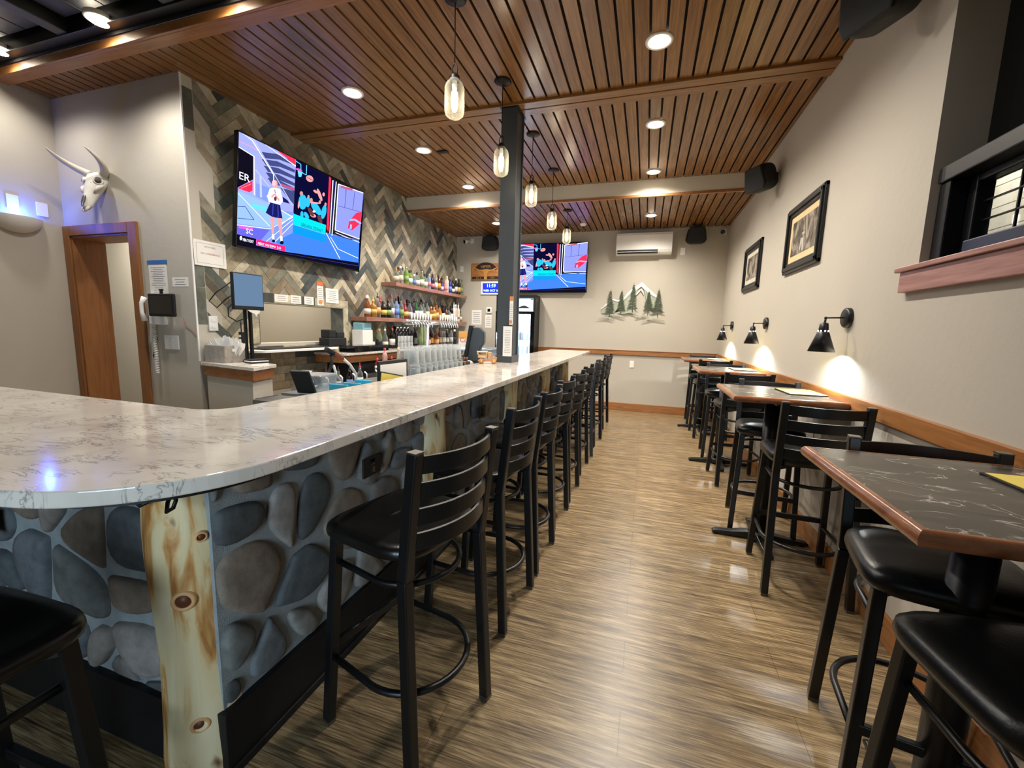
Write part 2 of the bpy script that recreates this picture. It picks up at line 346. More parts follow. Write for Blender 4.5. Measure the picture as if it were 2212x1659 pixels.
# ================================================================== THE SETTING
def sbox(name, *b, m='wall', bevel=0.0): return struct(MB().box(*b).build(name, M[m] if isinstance(m, str) else m, bevel=bevel))
sbox('floor', -7.6, XR+0.4, YF-0.2, D+0.2, -0.12, 0.0, m='floor')
sbox('wall_back', XL-1.6, XR+0.3, D, D+0.15, 0, 3.45)
sbox('wall_front_left', -7.6, -1.2, YF-0.15, YF, 0, 3.7); sbox('wall_front_right', 0.95, XR+0.3, YF-0.15, YF, 0, 3.7)
sbox('wall_front_low', -1.2, 0.95, YF-0.15, YF, 0, 0.6); sbox('wall_front_top', -1.2, 0.95, YF-0.15, YF, 2.4, 3.7)
w = MB();
for a in (-1.2, -0.14, 0.91): w.box(a, a+0.04, YF-0.12, YF-0.06, 0.6, 2.4)
w.box(-1.2, 0.95, YF-0.12, YF-0.06, 0.6, 0.65).box(-1.2, 0.95, YF-0.12, YF-0.06, 2.35, 2.4)
wf = struct(w.build('added_window', M['black']));  # unseen window, added behind the camera to go with the cool fill
g = MB().box(-1.18, 0.93, YF-0.1, YF-0.09, 0.65, 2.35).build('glass_pane', M['win_glass'], wf)
# right wall with the window recess
r = MB(); r.box(XR, XR+0.17, 2.38, D, 0, 3.45).box(XR, XR+0.3, 0.3, 2.38, 0, 1.69).box(XR, XR+0.3, YF, 0.3, 0, 3.7).box(XR, XR+0.3, 0.3, 2.38, 3.0, 3.7)
struct(r.build('wall_right', M['wall']))
# left wall and the wall that faces the camera, with the doorway
sbox('wall_left', XLL-0.2, XLL, YF, YD+0.22, 0, 3.45)
w = MB(); w.box(XLL-0.2, -5.02, YD, YD+0.22, 0, 3.3).box(-4.243, XL, YD, YD+0.22, 0, 3.3).box(-5.02, -4.243, YD, YD+0.22, 2.10, 3.3)
struct(w.build('wall_doorway', M['wall']))
# tiled partition behind the bar with the pass-through opening
OY0, OY1, OZ0, OZ1 = 3.12, 4.30, 1.17, 1.57
w = MB(); w.box(XL-0.18, XL-0.012, YD+0.22, OY0, 0, 3.3).box(XL-0.18, XL-0.012, OY1, D, 0, 3.3).box(XL-0.18, XL-0.012, OY0, OY1, 0, OZ0).box(XL-0.18, XL-0.012, OY0, OY1, OZ1, 3.3)
struct(w.build('wall_partition', M['wall']))
# kitchen side seen through the door and the opening
w = MB(); w.box(-7.6, -5.0, 3.6, 3.75, 0, 2.9).box(-5.12, -5.0, 3.75, D, 0, 2.9).box(-7.6, -7.45, YD+0.2, 3.6, 0, 2.9)
struct(w.build('wall_kitchen', M['wall_cream'])); sbox('ceiling_kitchen', -7.6, XL-0.18, YD+0.22, D, 2.75, 2.9, m='wall_cream')
light('kitchen_ceiling_light', 'AREA', (-5.3, 3.1, 2.7), 30, (1, 0.93, 0.83), (0.6, 0.4), (0, 0, 0))
light('kitchen_ceiling_light', 'AREA', (-4.3, 5.0, 2.7), 14, (1, 0.93, 0.83), (0.6, 0.6), (0, 0, 0))
# ---- ceilings
def planks(name, x0, x1, y0, y1, z, mat, w=0.1, gap=0.016, th=0.016):
    b = MB(); b.cur = 0; n = int((x1-x0)/w)+1; xs = math.floor(x0/w)*w
    for i in range(n+1):
        a = max(x0, xs+i*w+gap/2); c = min(x1, xs+(i+1)*w-gap/2)
        if c-a < 0.01: continue
        k = random.uniform(0.86, 1.1); b.col = (k, k*random.uniform(0.97, 1.0), k*random.uniform(0.94, 1.0)); b.box(a, c, y0, y1, z, z+th)
    return b
b = planks('ceiling', XLL, XR, YB0+0.02, 3.597, C1, None)
for blk in (planks('', XL, XR, 3.795, YSTEP, C1, None), planks('', XL, XR, YSTEP+0.02, D, C2, None)):
    n = len(b.v); b.v += blk.v; b.f += [[i+n for i in f] for f in blk.f]; b.sm += blk.sm; b.mi += blk.mi; b.c += blk.c
struct(b.build('ceiling', M['ceil'], colors=True, bevel=0.0015))
w = MB().box(XLL, XR, YB0, 3.7, C1+0.02, C1+0.05).box(XL, XR, 3.7, YSTEP+0.1, C1+0.02, C1+0.05).box(XL, XR, YSTEP+0.03, D, C2+0.02, C2+0.05)
struct(w.build('ceiling_backing', M['ceil_dark']))
w = MB().box(XLL, XR, 3.597, 3.690, C1-0.02, C1+0.02).box(XL, XR, 3.702, 3.795, C1-0.02, C1+0.02)
struct(w.build('trim_1', M['ceil_x'], bevel=0.003))
w = MB().box(XLL, XR, YB0, YB0+0.09, C1-0.018, C1+0.02).box(XLL, XR, YB0-0.02, YB0, C1-0.018, 3.30)
struct(w.build('trim_2', M['oak_x'], bevel=0.003))
struct(MB().box(XL, XR, YSTEP, YSTEP+0.03, 3.085, C1+0.02).build('ceiling_step', M['wall_cream']))
struct(MB().box(XL, XR, YSTEP-0.012, YSTEP+0.03, 3.055, 3.085).build('trim_3', M['oak_x'], bevel=0.003))
# black coffered ceiling over the front of the room
w = MB().box(XLL-0.1, XR+0.1, YF, YB0-0.02, 3.62, 3.7)
M['tin'] = plain('dark pressed ceiling panel', '303233', 0.45, var=0.2, scale=5)
w.box(XLL, XR, YB0-0.03, YB0-0.02, 3.30, 3.62)
struct(w.build('ceiling_front', M['black_matte']))
w = MB()
x = XLL+0.12
while x < XR-0.3:
    y = YB0-1.12
    for yy in (YB0-0.75, YB0-1.55, YB0-2.35, YB0-3.15):
        for i in range(4):
            for j in range(3): w.box(x+0.02+i*0.205, x+0.02+i*0.205+0.195, yy+0.02+j*0.205, yy+0.02+j*0.205+0.195, 3.40, 3.41)
    x += 1.05
struct(w.build('ceiling_front_panels', M['tin'], bevel=0.004))
w = MB(); x = XLL
while x < XR: w.box(x, x+0.1, YF, YB0-0.03, 3.33, 3.6); x += 1.05
for yy in (YB0-0.1, YB0-0.9, YB0-1.7, YB0-2.5, YB0-3.3): w.box(XLL, XR, yy, yy+0.07, 3.32, 3.6)
struct(w.build('ceiling_front_grid', M['black'], bevel=0.004))
# ---- rails, baseboards
struct(MB().box(-1.9, XR, D-0.022, D, 0.975, 1.056).box(-1.9, XR, D-0.03, D, 1.05, 1.06).build('trim_4', M['oak_x'], bevel=0.004))
struct(MB().box(XR-0.022, XR, YF, D-0.022, 0.975, 1.056).build('trim_5', M['oak_y'], bevel=0.004))
struct(MB().box(-0.9, XR-0.02, D-0.018, D, 0, 0.135).build('baseboard_back', M['oak_x'], bevel=0.004))
struct(MB().box(XR-0.018, XR, YF, D-0.018, 0, 0.135).build('baseboard_right', M['oak_y'], bevel=0.004))
struct(MB().box(XLL, XLL+0.018, YF, YD-0.02, 0, 0.135).build('baseboard_left', M['oak_y'], bevel=0.004))
# ---- doorway casing (open doorway, deep oak jamb)
w = MB()
w.box(-5.105, -5.02, YD-0.022, YD, 0, 2.187).box(-4.243, -4.134, YD-0.022, YD, 0, 2.187).box(-5.02, -4.243, YD-0.022, YD, 2.10, 2.187)
w.box(-5.02, -5.0, YD-0.01, YD+0.24, 0, 2.10).box(-4.263, -4.243, YD-0.01, YD+0.24, 0, 2.10).box(-5.0, -4.263, YD-0.01, YD+0.24, 2.08, 2.10)
struct(w.build('door_1', M['oak_z'], bevel=0.004))

# ---- herringbone tile
PAL = ['8d8a78', '9b927c', 'a9a08a', 'bdb39a', 'cdc3aa', '7a7a6a', '6a6c62', '555a54', '474d4d', '97876f', 'b3a98f', '857c68', 'c2b79c', '72756c', 'a89b80', '6b6152', '9c9583', 'b5ab96', '8c8474']
def clip(poly, y0, y1, z0, z1):
    for ax, v, s in ((0, y0, 1), (0, y1, -1), (1, z0, 1), (1, z1, -1)):
        out = []
        for i in range(len(poly)):
            a = poly[i]; c = poly[(i+1) % len(poly)]; da = (a[ax]-v)*s; dc = (c[ax]-v)*s
            if da >= 0: out.append(a)
            if (da >= 0) != (dc >= 0):
                t = da/(da-dc); out.append((a[0]+(c[0]-a[0])*t, a[1]+(c[1]-a[1])*t))
        poly = out
        if len(poly) < 3: return []
    return poly
TB = MB()
def tile_poly(p):
    area = abs(sum(p[i][0]*p[(i+1) % len(p)][1]-p[(i+1) % len(p)][0]*p[i][1] for i in range(len(p))))/2
    if area < 2e-4: return
    n = len(TB.v); k = len(p); x = XL+random.uniform(-0.0012, 0.0012)
    TB.v += [(XL-0.012, y, z) for y, z in p] + [(x, y, z) for y, z in p]
    cy = sum(q[0] for q in p)/k; cz = sum(q[1] for q in p)/k
    sgn = sum(p[i][0]*p[(i+1) % k][1]-p[(i+1) % k][0]*p[i][1] for i in range(k)) > 0
    top = [n+k+i for i in range(k)]; TB.face(top if sgn else top[::-1])
    for i in range(k):
        q = [n+i, n+(i+1) % k, n+k+(i+1) % k, n+k+i]; TB.face(q if sgn else q[::-1])
def set_tile_col():
    c = lin(random.choice(PAL)); k = random.uniform(0.85, 1.12); TB.col = tuple(x*k for x in c)
TW, TN, G = 0.0765, 4, 0.0012
REG = [(2.625, YSTEP, 1.66, C1), (YSTEP, D, 1.66, C2), (2.625, 3.03, 1.04, 1.66), (4.39, D, 1.06, 1.66)]
s45 = math.sqrt(0.5)
def herr(x, y, w, h):
    set_tile_col(); cs = []
    for a, c in ((x+G, y+G), (x+w-G, y+G), (x+w-G, y+h-G), (x+G, y+h-G)): cs.append((5.0+(a-c)*s45, 2.0+(a+c)*s45))
    for r_ in REG:
        q = clip(cs, *r_)
        if q: tile_poly(q)
for k in range(-62, 62):
    for j in range(-9, 9):
        x = (k+2*TN*j)*TW; y = k*TW
        if abs((x-y)*s45) < 3.2 and abs((x+y)*s45) < 2.2: herr(x, y, TN*TW, TW)
        x = k*TW; y = (k-2*TN+1+2*TN*j)*TW
        if abs((x-y)*s45) < 3.2 and abs((x+y)*s45) < 2.2: herr(x, y, TW, TN*TW)
def brick(y0, y1, z0, z1): set_tile_col(); tile_poly([(y0+G, z0+G), (y1-G, z0+G), (y1-G, z1-G), (y0+G, z1-G)])
z = 1.04
while z < C1: brick(2.542, 2.622, z, min(z+0.305, C1)); z += 0.305
for i in range(5): brick(3.03+i*0.272, 3.03+(i+1)*0.272, 1.57, 1.66)
for i in range(2): brick(4.30, 4.39, 1.17+i*0.2, 1.17+(i+1)*0.2); brick(3.03, 3.12, 1.17+i*0.2, 1.17+(i+1)*0.2)
z = 0.70; q = 0
while z < 1.14:
    y = 2.625-(0.15 if q % 2 else 0)
    while y < 4.39: brick(max(2.625, y), min(4.39, y+0.305), z, min(z+0.078, 1.145)); y += 0.305
    z += 0.078; q += 1
struct(TB.build('wall_tiled', M['tile'], colors=True, bevel=0.0))
# lining of the opening, clad in tile
TB = MB(); set_tile_col(); TB.box(XL-0.18, XL-0.002, OY1-0.008, OY1, OZ0, OZ1); set_tile_col(); TB.box(XL-0.18, XL-0.002, OY0, OY0+0.008, OZ0, OZ1)
set_tile_col(); TB.box(XL-0.18, XL-0.002, OY0, OY1, OZ1-0.008, OZ1); struct(TB.build('trim_6', M['tile'], colors=True))
struct(MB().box(XL-0.005, XL+0.004, YD-0.002, YD+0.010, 1.04, C1).build('trim_7', M['white']))

# ---- right hand window: black sash window set in the recess, dark pane above
w = MB()
w.box(XR+0.17, XR+0.22, 0.3, 2.38, 2.09, 3.0)
struct(w.build('window_1', M['night']))
W1 = bpy.data.objects['window_1']
f = MB(); y1 = 2.375
f.box(XR+0.03, XR+0.17, y1-0.07, y1, 1.705, 2.05).box(XR+0.02, XR+0.17, 0.3, y1+0.0, 2.05, 2.115).box(XR+0.03, XR+0.17, 0.3, y1-0.07, 1.705, 1.735)
f.build('window_frame', M['black'], W1, bevel=0.006)
f = MB(); f.box(XR+0.09, XR+0.15, y1-0.125, y1-0.075, 1.735, 2.05).box(XR+0.09, XR+0.15, 0.3, y1-0.125, 2.02, 2.05)
f.build('sash', M['black'], W1, bevel=0.006)
MB().box(XR+0.07, XR+0.15, 0.3, y1-0.125, 1.735, 1.79).build('bottom_rail', plain('dark blue grey rail', '2b3145', 0.35), W1, bevel=0.006)
g = MB()
for i in range(9): g.box(XR+0.118, XR+0.126, y1-0.30-i*0.13, y1-0.294-i*0.13, 1.79, 2.02)
for zz in (1.865, 1.94): g.box(XR+0.118, XR+0.126, 0.3, y1-0.125, zz, zz+0.006)
g.build('muntins', M['black'], W1)
MB().box(XR+0.132, XR+0.138, 0.3, y1-0.125, 1.79, 2.02).build('glass_pane', M['win_glass'], W1)
w = MB()
for k in range(14): w.box(XR+1.0, XR+1.02+0.004*(k % 2), -2.5, 6, 1.0+k*0.14, 1.135+k*0.14)
struct(w.build('wall_outside', M['wall_cream']))
light('porch_light', 'POINT', (XR+0.55, 3.6, 2.65), 60, (1, 0.95, 0.85), 0.06)
s = MB().box(XR-0.045, XR+0.2, -0.2, 2.475, 1.69, 1.712).box(XR-0.03, XR, -0.2, 2.455, 1.597, 1.69)
struct(s.build('trim_8', M['sill'], bevel=0.004))

# ================================================================== THE BAR
def arc(cx, cy, r, a0, a1, n): return [(cx+r*math.cos(a0+(a1-a0)*i/n), cy+r*math.sin(a0+(a1-a0)*i/n)) for i in range(n+1)]
XO, XI, YN, YI, YE, XW = -0.80, -1.415, 0.405, 1.055, 6.45, -3.75
def bar_outline(d=0.0):
    o = [(XO-d, YE-d)] + [] ; pts = [(XO-d, YE-d), (XI+d, YE-d)] + [(XI+d, 1.165)] + arc(XI-0.11, YI+0.11, 0.11+d, 0, -PI/2, 8)[1:] + [(XW+d, YI-d), (XW+d, YN+d)]
    pts += arc(-1.155, YN+0.355, 0.355-d, -PI/2, 0, 20)
    return pts
ct = MB().prism(bar_outline(), 1.037, 1.07)
o = tag(ct.build('bar_countertop', M['quartz'], bevel=0.004, segs=3), 'long L shaped cream quartz bar top with grey veins and rounded corner', 'countertop')
MB().prism(bar_outline(0.06), 1.012, 1.037).build('underlay_board', M['black'], o)

def clip_half(p, nx, ny, d):
    out = []
    for i in range(len(p)):
        a = p[i]; c = p[(i+1) % len(p)]; da = a[0]*nx+a[1]*ny-d; dc = c[0]*nx+c[1]*ny-d
        if da <= 0: out.append(a)
        if (da <= 0) != (dc <= 0): t = da/(da-dc); out.append((a[0]+(c[0]-a[0])*t, a[1]+(c[1]-a[1])*t))
    return out
SP = ['7d8083', '8b8a86', '95908a', '6b7074', '8a8580', '787b78', '85827e', '5f6569', '9c948c', '84776a', '5b6062', '8f8b86']
def stones(length, z0, z1, MT, seed, cw=0.21, ch=0.235):
    rnd = random.Random(seed); pts = []; b = MB(); row = 0; z = z0-0.05
    while z < z1+0.1:
        x = -0.1+(row % 2)*cw*0.5
        while x < length+0.1:
            pts.append((x+rnd.uniform(-0.45, 0.45)*cw, z+rnd.uniform(-0.45, 0.45)*ch)); x += cw*rnd.uniform(0.75, 1.3)
        z += ch*0.8; row += 1
    for i, p in enumerate(pts):
        cell = [(p[0]-0.25, p[1]-0.25), (p[0]+0.25, p[1]-0.25), (p[0]+0.25, p[1]+0.25), (p[0]-0.25, p[1]+0.25)]
        for j, q in enumerate(pts):
            if i == j: continue
            dx, dy = q[0]-p[0], q[1]-p[1]; dd = math.hypot(dx, dy)
            if dd > 0.6 or dd < 1e-6: continue
            nx, ny = dx/dd, dy/dd; cell = clip_half(cell, nx, ny, p[0]*nx+p[1]*ny+dd/2-0.006-rnd.uniform(0, 0.016))
            if len(cell) < 3: break
        if len(cell) < 3: continue
        for n_ in ((1, 0, length-0.008), (-1, 0, -0.008), (0, 1, z1), (0, -1, -z0-0.01)): 
            cell = clip_half(cell, *n_)
            if len(cell) < 3: break
        if len(cell) < 3: continue
        for _ in range(2):
            c2 = []
            for a, c in zip(cell, cell[1:]+cell[:1]):
                c2 += [(a[0]*0.75+c[0]*0.25, a[1]*0.75+c[1]*0.25), (a[0]*0.25+c[0]*0.75, a[1]*0.25+c[1]*0.75)]
            cell = c2
        k = len(cell)
        while k > 40: cell = cell[::2]; k = len(cell)
        cx = sum(a[0] for a in cell)/k; cy = sum(a[1] for a in cell)/k
        area = abs(sum(cell[t][0]*cell[(t+1) % k][1]-cell[(t+1) % k][0]*cell[t][1] for t in range(k)))/2
        if area < 0.0012: continue
        h = rnd.uniform(0.018, 0.034) if area > 0.008 else 0.014
        c = lin(rnd.choice(SP)); kk = rnd.uniform(0.8, 1.15); b.col = tuple(x*kk for x in c)
        n0 = len(b.v); tx, ty = rnd.uniform(-0.3, 0.3), rnd.uniform(-0.3, 0.3)
        for sc, hh in ((1.0, -0.002), (0.985, 0.35), (0.93, 0.68), (0.8, 0.9), (0.5, 1.0)):
            for a in cell:
                dx, dy = (a[0]-cx)*sc, (a[1]-cy)*sc; hz = hh*h*(1+(dx*tx+dy*ty)*4) if hh > 0 else hh
                b.v.append(tuple(MT @ Vector((cx+dx, cy+dy, hz))))
        b.v.append(tuple(MT @ Vector((cx, cy, h*1.02))))
        sgn = sum(cell[t][0]*cell[(t+1) % k][1]-cell[(t+1) % k][0]*cell[t][1] for t in range(k)) > 0
        for r_ in range(4):
            for t in range(k):
                f_ = [n0+r_*k+t, n0+r_*k+(t+1) % k, n0+(r_+1)*k+(t+1) % k, n0+(r_+1)*k+t]; b.face(f_ if sgn else f_[::-1], True)
        for t in range(k):
            f_ = [n0+4*k+t, n0+4*k+(t+1) % k, n0+5*k]; b.face(f_ if sgn else f_[::-1], True)
    return b
XS, YS, ZP = -1.13, 0.79, 0.215
base = thing('stone_bar_front', 'river stone clad bar front with black base board beneath the quartz top', 'bar counter', (XS, YS, 0))
MI = Matrix.Translation((-XS, -YS, 0))
def local(mb): mb.v = [(x-XS, y-YS, z) for x, y, z in mb.v]; return mb
core = MB().prism([(XS-0.012, 0.815), (XS-0.012, 6.05), (XS-0.2, 6.05), (XS-0.2, 1.01), (-3.7, 1.01), (-3.7, YS+0.012), (-1.31, YS+0.012), (-1.31, 0.99), (XS-0.05, 0.99), (XS-0.05, 0.815)], 0.02, 1.01)
local(core).build('mortar_wall', M['mortar'], base)
fr = frame((XS-0.012, 0.81, 0), (0, 1, 0), (0, 0, 1))
local(stones(5.2, ZP, 1.02, fr, 5)).build('front_stones', M['stone'], base, colors=True)
fr = frame((-3.68, YS+0.012, 0), (1, 0, 0), (0, 0, 1))
local(stones(2.37, ZP, 1.02, fr, 11)).build('side_stones', M['stone'], base, colors=True)
local(MB().box(XS-0.03, XS+0.012, 0.80, 6.05, 0.0, ZP).box(-3.7, -1.31, YS-0.012, YS+0.03, 0.0, ZP).box(XS+0.012, XS+0.022, 0.80, 6.05, 0.0, 0.03)).build('base_board', M['toekick'], base, bevel=0.003)
# log posts
def log_post(name, x, y, r, z0, z1, label, seed, group=None):
    rnd = random.Random(seed); pts = []; rr = []; n = 14
    for i in range(n+1):
        t = i/n; pts.append((math.sin(t*4+seed)*0.006, math.cos(t*3.1+seed)*0.008, z0+(z1-z0)*t)); rr.append(r*(1.0+0.05*math.sin(t*9+seed))*(1.06-0.1*t)*(1.03 if t < 0.1 else 1))
    t = thing(name, label, 'log post', (x, y, 0), 0, group)
    MB().tube(pts, rr, 28).build('log', M['log'], t); return t, pts, rr
M['knot'] = plain('dark knot', '5a2f14', 0.5); M['knotring'] = plain('pale knot collar', 'd9a873', 0.5)
lp, pts, rr = log_post('log_post', -1.258, 0.850, 0.108, 0.0, 1.012, 'thick pale peeled log with knots at the rounded corner of the stone bar', 1)
for (u_, zz, rk) in ((-0.95, 0.60, 0.021), (-0.55, 0.20, 0.018), (0.3, 0.78, 0.011)):
    a = math.atan2(-0.865, 1.285)+u_*0.35; d = Vector((math.cos(a), math.sin(a), 0)); p = d*0.1125+Vector((0, 0, zz)); Mx = d.to_track_quat('Z', 'Y').to_matrix().to_4x4()
    MB().lathe([(rk*1.5, -0.01), (rk*1.45, 0.004), (rk*1.0, 0.009), (rk*0.98, 0.002), (0.0001, 0.001)], p, 20, Mx, close=False).build('knot', M['knotring'], lp)
    MB().lathe([(rk*0.95, 0.0), (rk*0.9, 0.005), (0.0001, 0.006)], p, 16, Mx, close=False).build('knot_heart', M['knot'], lp)
for i, (yy, lab) in enumerate(((2.07, 'pale log post in the stone bar front behind the second bar stool'), (3.46, 'log post in the stone bar front, second beyond the corner log'), (4.79, 'log post in the stone bar front, third beyond the corner log'), (6.05, 'log post at the far end of the stone bar front'))):
    log_post('log_post', XS-0.02, yy, 0.105, 0.22 if i < 3 else 0.0, 1.012, lab, 3+i*2, 'log posts along the bar')
# hooks on the log
hk = thing('purse_hook', 'curled black iron double hook on the corner log under the bar top', 'hook', (-1.19, 0.745, 0.93))
for dx in (-0.05, 0.05):
    pts_ = [(dx*0.4, 0.012, 0.02), (dx*0.5, -0.02, -0.02), (dx*1.0, -0.04, -0.035), (dx*1.5, -0.04, -0.02), (dx*1.6, -0.035, 0.0), (dx*1.35, -0.03, 0.004)]
    MB().tube(pts_, 0.005, 8).build('hook_arm', M['iron'], hk)
def outlet(name, label, fr_, w=0.07, h=0.115, m='black_matte', m2=None, cat='outlet', group=None, holes=True):
    t = thing(name, label, cat, fr_.translation, 0, group); R_ = fr_.to_3x3().to_4x4()
    b = MB().box(-w/2, w/2, -h/2, h/2, 0, 0.008, R_); b.build('cover_plate', M[m], t, bevel=0.002)
    if holes:
        b = MB()
        for s_ in (-1, 1): b.box(-0.016, 0.016, s_*h*0.2-0.014, s_*h*0.2+0.014, 0.007, 0.010, R_)
        b.build('socket', M[m2 or m], t, bevel=0.001)
    return t
FB = lambda y, z: frame((XS+0.035, y, z), (0, 1, 0), (0, 0, 1))
outlet('bar_outlet', 'black outlet in the stone bar front just left of the nearest stool', FB(1.48, 0.782), 0.12, 0.085, m2='black_gloss')
outlet('bar_outlet', 'black outlet in the stone bar front beyond the second log post', FB(2.76, 0.782), 0.12, 0.085, m2='black_gloss')
outlet('bar_outlet', 'black outlet in the side stones left of the corner log', frame((-2.14, YS-0.035, 0.68), (1, 0, 0), (0, 0, 1)), 0.14, 0.085, m2='black_gloss')

# steel post through the bar top
p = thing('steel_post', 'dark grey square steel post rising from the bar top to the ceiling', 'post', (-1.23, 3.73, 1.07))
MB().box(-0.072, 0.072, -0.105, -0.088, 0, C1-1.07).box(-0.072, 0.072, 0.088, 0.105, 0, C1-1.07).box(-0.058, 0.058, -0.09, 0.09, 0, C1-1.07).build('column', M['charcoal'], p, bevel=0.004)
MB().box(-0.08, 0.08, -0.113, 0.113, 0.0, 0.065).build('base_collar', M['charcoal'], p, bevel=0.004)
MB().box(-0.085, 0.085, -0.125, 0.125, C1-1.07-0.022, C1-1.07-0.02+0.0).build('top_plate', M['black'], p, bevel=0.001)
def sheet(name, fr_, w, h, label, cat='notice', lines=8, head=None, m='paper', group=None, title=None, tm=None, seed=0, frame_line=False, curl=0.0, tsize=None):
    """a sheet of paper flat on a surface, with printed lines"""
    t = thing(name, label, cat, fr_.translation, 0, group); R_ = fr_.to_3x3().to_4x4(); rnd = random.Random(seed+len(label))
    MB().box(-w/2, w/2, -h/2, h/2, 0, 0.0012, R_).build('page', M[m], t)
    b = MB(); top = h/2-h*0.12
    if head: top -= h*0.12
    if lines:
        for i in range(lines):
            yy = top-(i+0.5)*(h*0.78)/max(1, lines)*(0.85 if head else 1); ww = w*rnd.uniform(0.45, 0.78); th = h*0.78/lines*0.22
            b.box(-ww/2, ww/2, yy-th/2, yy+th/2, 0.0012, 0.0016, R_)
    if frame_line:
        e = 0.08*w
        for q in ((-w/2+e, w/2-e, -h/2+e, -h/2+e+0.002), (-w/2+e, w/2-e, h/2-e-0.002, h/2-e), (-w/2+e, -w/2+e+0.002, -h/2+e, h/2-e), (w/2-e-0.002, w/2-e, -h/2+e, h/2-e)): b.box(*q, 0.0012, 0.0016, R_)
    if b.f: b.build('printing', M['print'], t)
    if title:
        for k, (s_, sz, yy) in enumerate(title): text(s_, sz, R_ @ Matrix.Translation((0, yy, 0.0014)), M[tm or 'print_red'], t, 'lettering', 'CENTER', 0.0002)
    return t
sheet('posted_notice', frame((-1.205, 3.612, 1.265), (1, 0, 0), (0, 0, 1)) @ Matrix.Translation((0.012, 0, 0.0)), 0.085, 0.27, 'white printed notice taped to the near face of the steel post', lines=14)
fl_ = sheet('posted_flyer', frame((-1.163, 3.612, 1.54), (1, 0, 0), (0, 0, 1)), 0.034, 0.25, 'narrow orange headed flyer on the steel post above the white notice', lines=10, head=True)

MB().box(-0.017, 0.017, 0.085, 0.125, 0.0013, 0.002, frame((0, 0, 0), (1, 0, 0), (0, 0, 1))).box(-0.015, 0.008, -0.115, -0.085, 0.0013, 0.002, frame((0, 0, 0), (1, 0, 0), (0, 0, 1))).build('orange_heading', plain('orange flyer print', 'cf8050', 0.6), fl_)
# ---- shelf behind the bar counter (bartender side)
t = thing('underbar_station', 'low stainless work station behind the bar top', 'work station', (-1.66, 2.9, 0))
MB().box(-0.23, 0.225, -1.12, 2.6, 0.985, 1.0).build('shelf_top', M['steel'], t, bevel=0.003)
MB().box(-0.22, 0.2, -0.68, 2.58, 0.0, 0.985).build('cabinet', M['black_matte'], t)
t = thing('bar_sink', 'stainless underbar sink behind the bar corner', 'sink', (-1.68, 1.72, 0))
b = MB().box(-0.24, 0.24, -0.42, -0.40, 0.72, 0.84).box(-0.24, 0.24, 0.40, 0.42, 0.72, 0.84).box(-0.24, -0.22, -0.42, 0.42, 0.72, 0.84).box(0.22, 0.24, -0.42, 0.42, 0.72, 0.84).box(-0.24, 0.24, -0.42, 0.42, 0.7, 0.72)
b.build('basin', M['steel'], t, bevel=0.003); MB().box(-0.23, 0.23, -0.4, 0.4, 0.0, 0.7).build('cabinet', M['steel'], t)
# dark back cabinets under the back counter
b = thing('back_counter', 'white quartz topped back bar counter with oak apron below the bottle shelves', 'counter', (XL, 4.3, 0))
MB().box(0.002, 0.45, -0.50, D-4.3-0.003, 1.035, 1.06).build('counter_top', M['quartz'], b, bevel=0.003)
MB().box(0.38, 0.42, -0.48, D-4.3-0.003, 0.95, 1.035).box(0.002, 0.38, -0.48, -0.44, 0.95, 1.035).build('apron', M['oak_y'], b, bevel=0.003)
MB().box(0.004, 0.36, -0.3, D-4.3-0.003, 0.0, 0.95).build('cabinet', M['black_matte'], b)
t = thing('pass_through_ledge', 'thin white edged steel ledge below the kitchen pass-through opening', 'ledge', (XL, 3.6, 1.12))
MB().prism([(0.003, -0.72), (0.15, -0.72)] + arc(0.15, -0.62, 0.1, -PI/2, 0, 6)[1:] + [(0.25, 0.3), (0.003, 0.3)], -0.022, 0.0).build('ledge_top', M['white'], t, bevel=0.002)
MB().box(0.02, 0.2, -0.6, 0.26, 0.0, 0.012).build('bar_mat', M['black_matte'], t, bevel=0.003)
t = tag(MB().box(XL+0.2, XL+0.42, 3.97, 4.62, 1.061, 1.135).build('cash_drawer', M['black_gloss'], None, bevel=0.004), 'wide flat black box on the back counter by the ledge', 'box')
# stub wall with quartz cap
P4 = [(-3.525, 2.528), (-2.80, 2.40), (-2.90, 2.70), (-3.525, 2.86)]
def inset(P, k): cx = sum(p[0] for p in P)/4; cy = sum(p[1] for p in P)/4; return [(cx+(x-cx)*k, cy+(y-cy)*k) for x, y in P]
t = thing('half_wall', 'low grey half wall with quartz cap and oak apron at the end of the back bar', 'half wall', (-3.2, 2.62, 0))
sh = lambda P: [(x+3.2, y-2.62) for x, y in P]
MB().prism(sh(P4), 1.008, 1.036).build('cap', M['quartz'], t, bevel=0.003)
MB().prism(sh(inset(P4, 0.93)), 0.925, 1.008).build('apron', M['apron'], t, bevel=0.003)
MB().prism(sh(inset(P4, 0.86)), 0.0, 0.925).build('wall_stub', M['wall'], t)

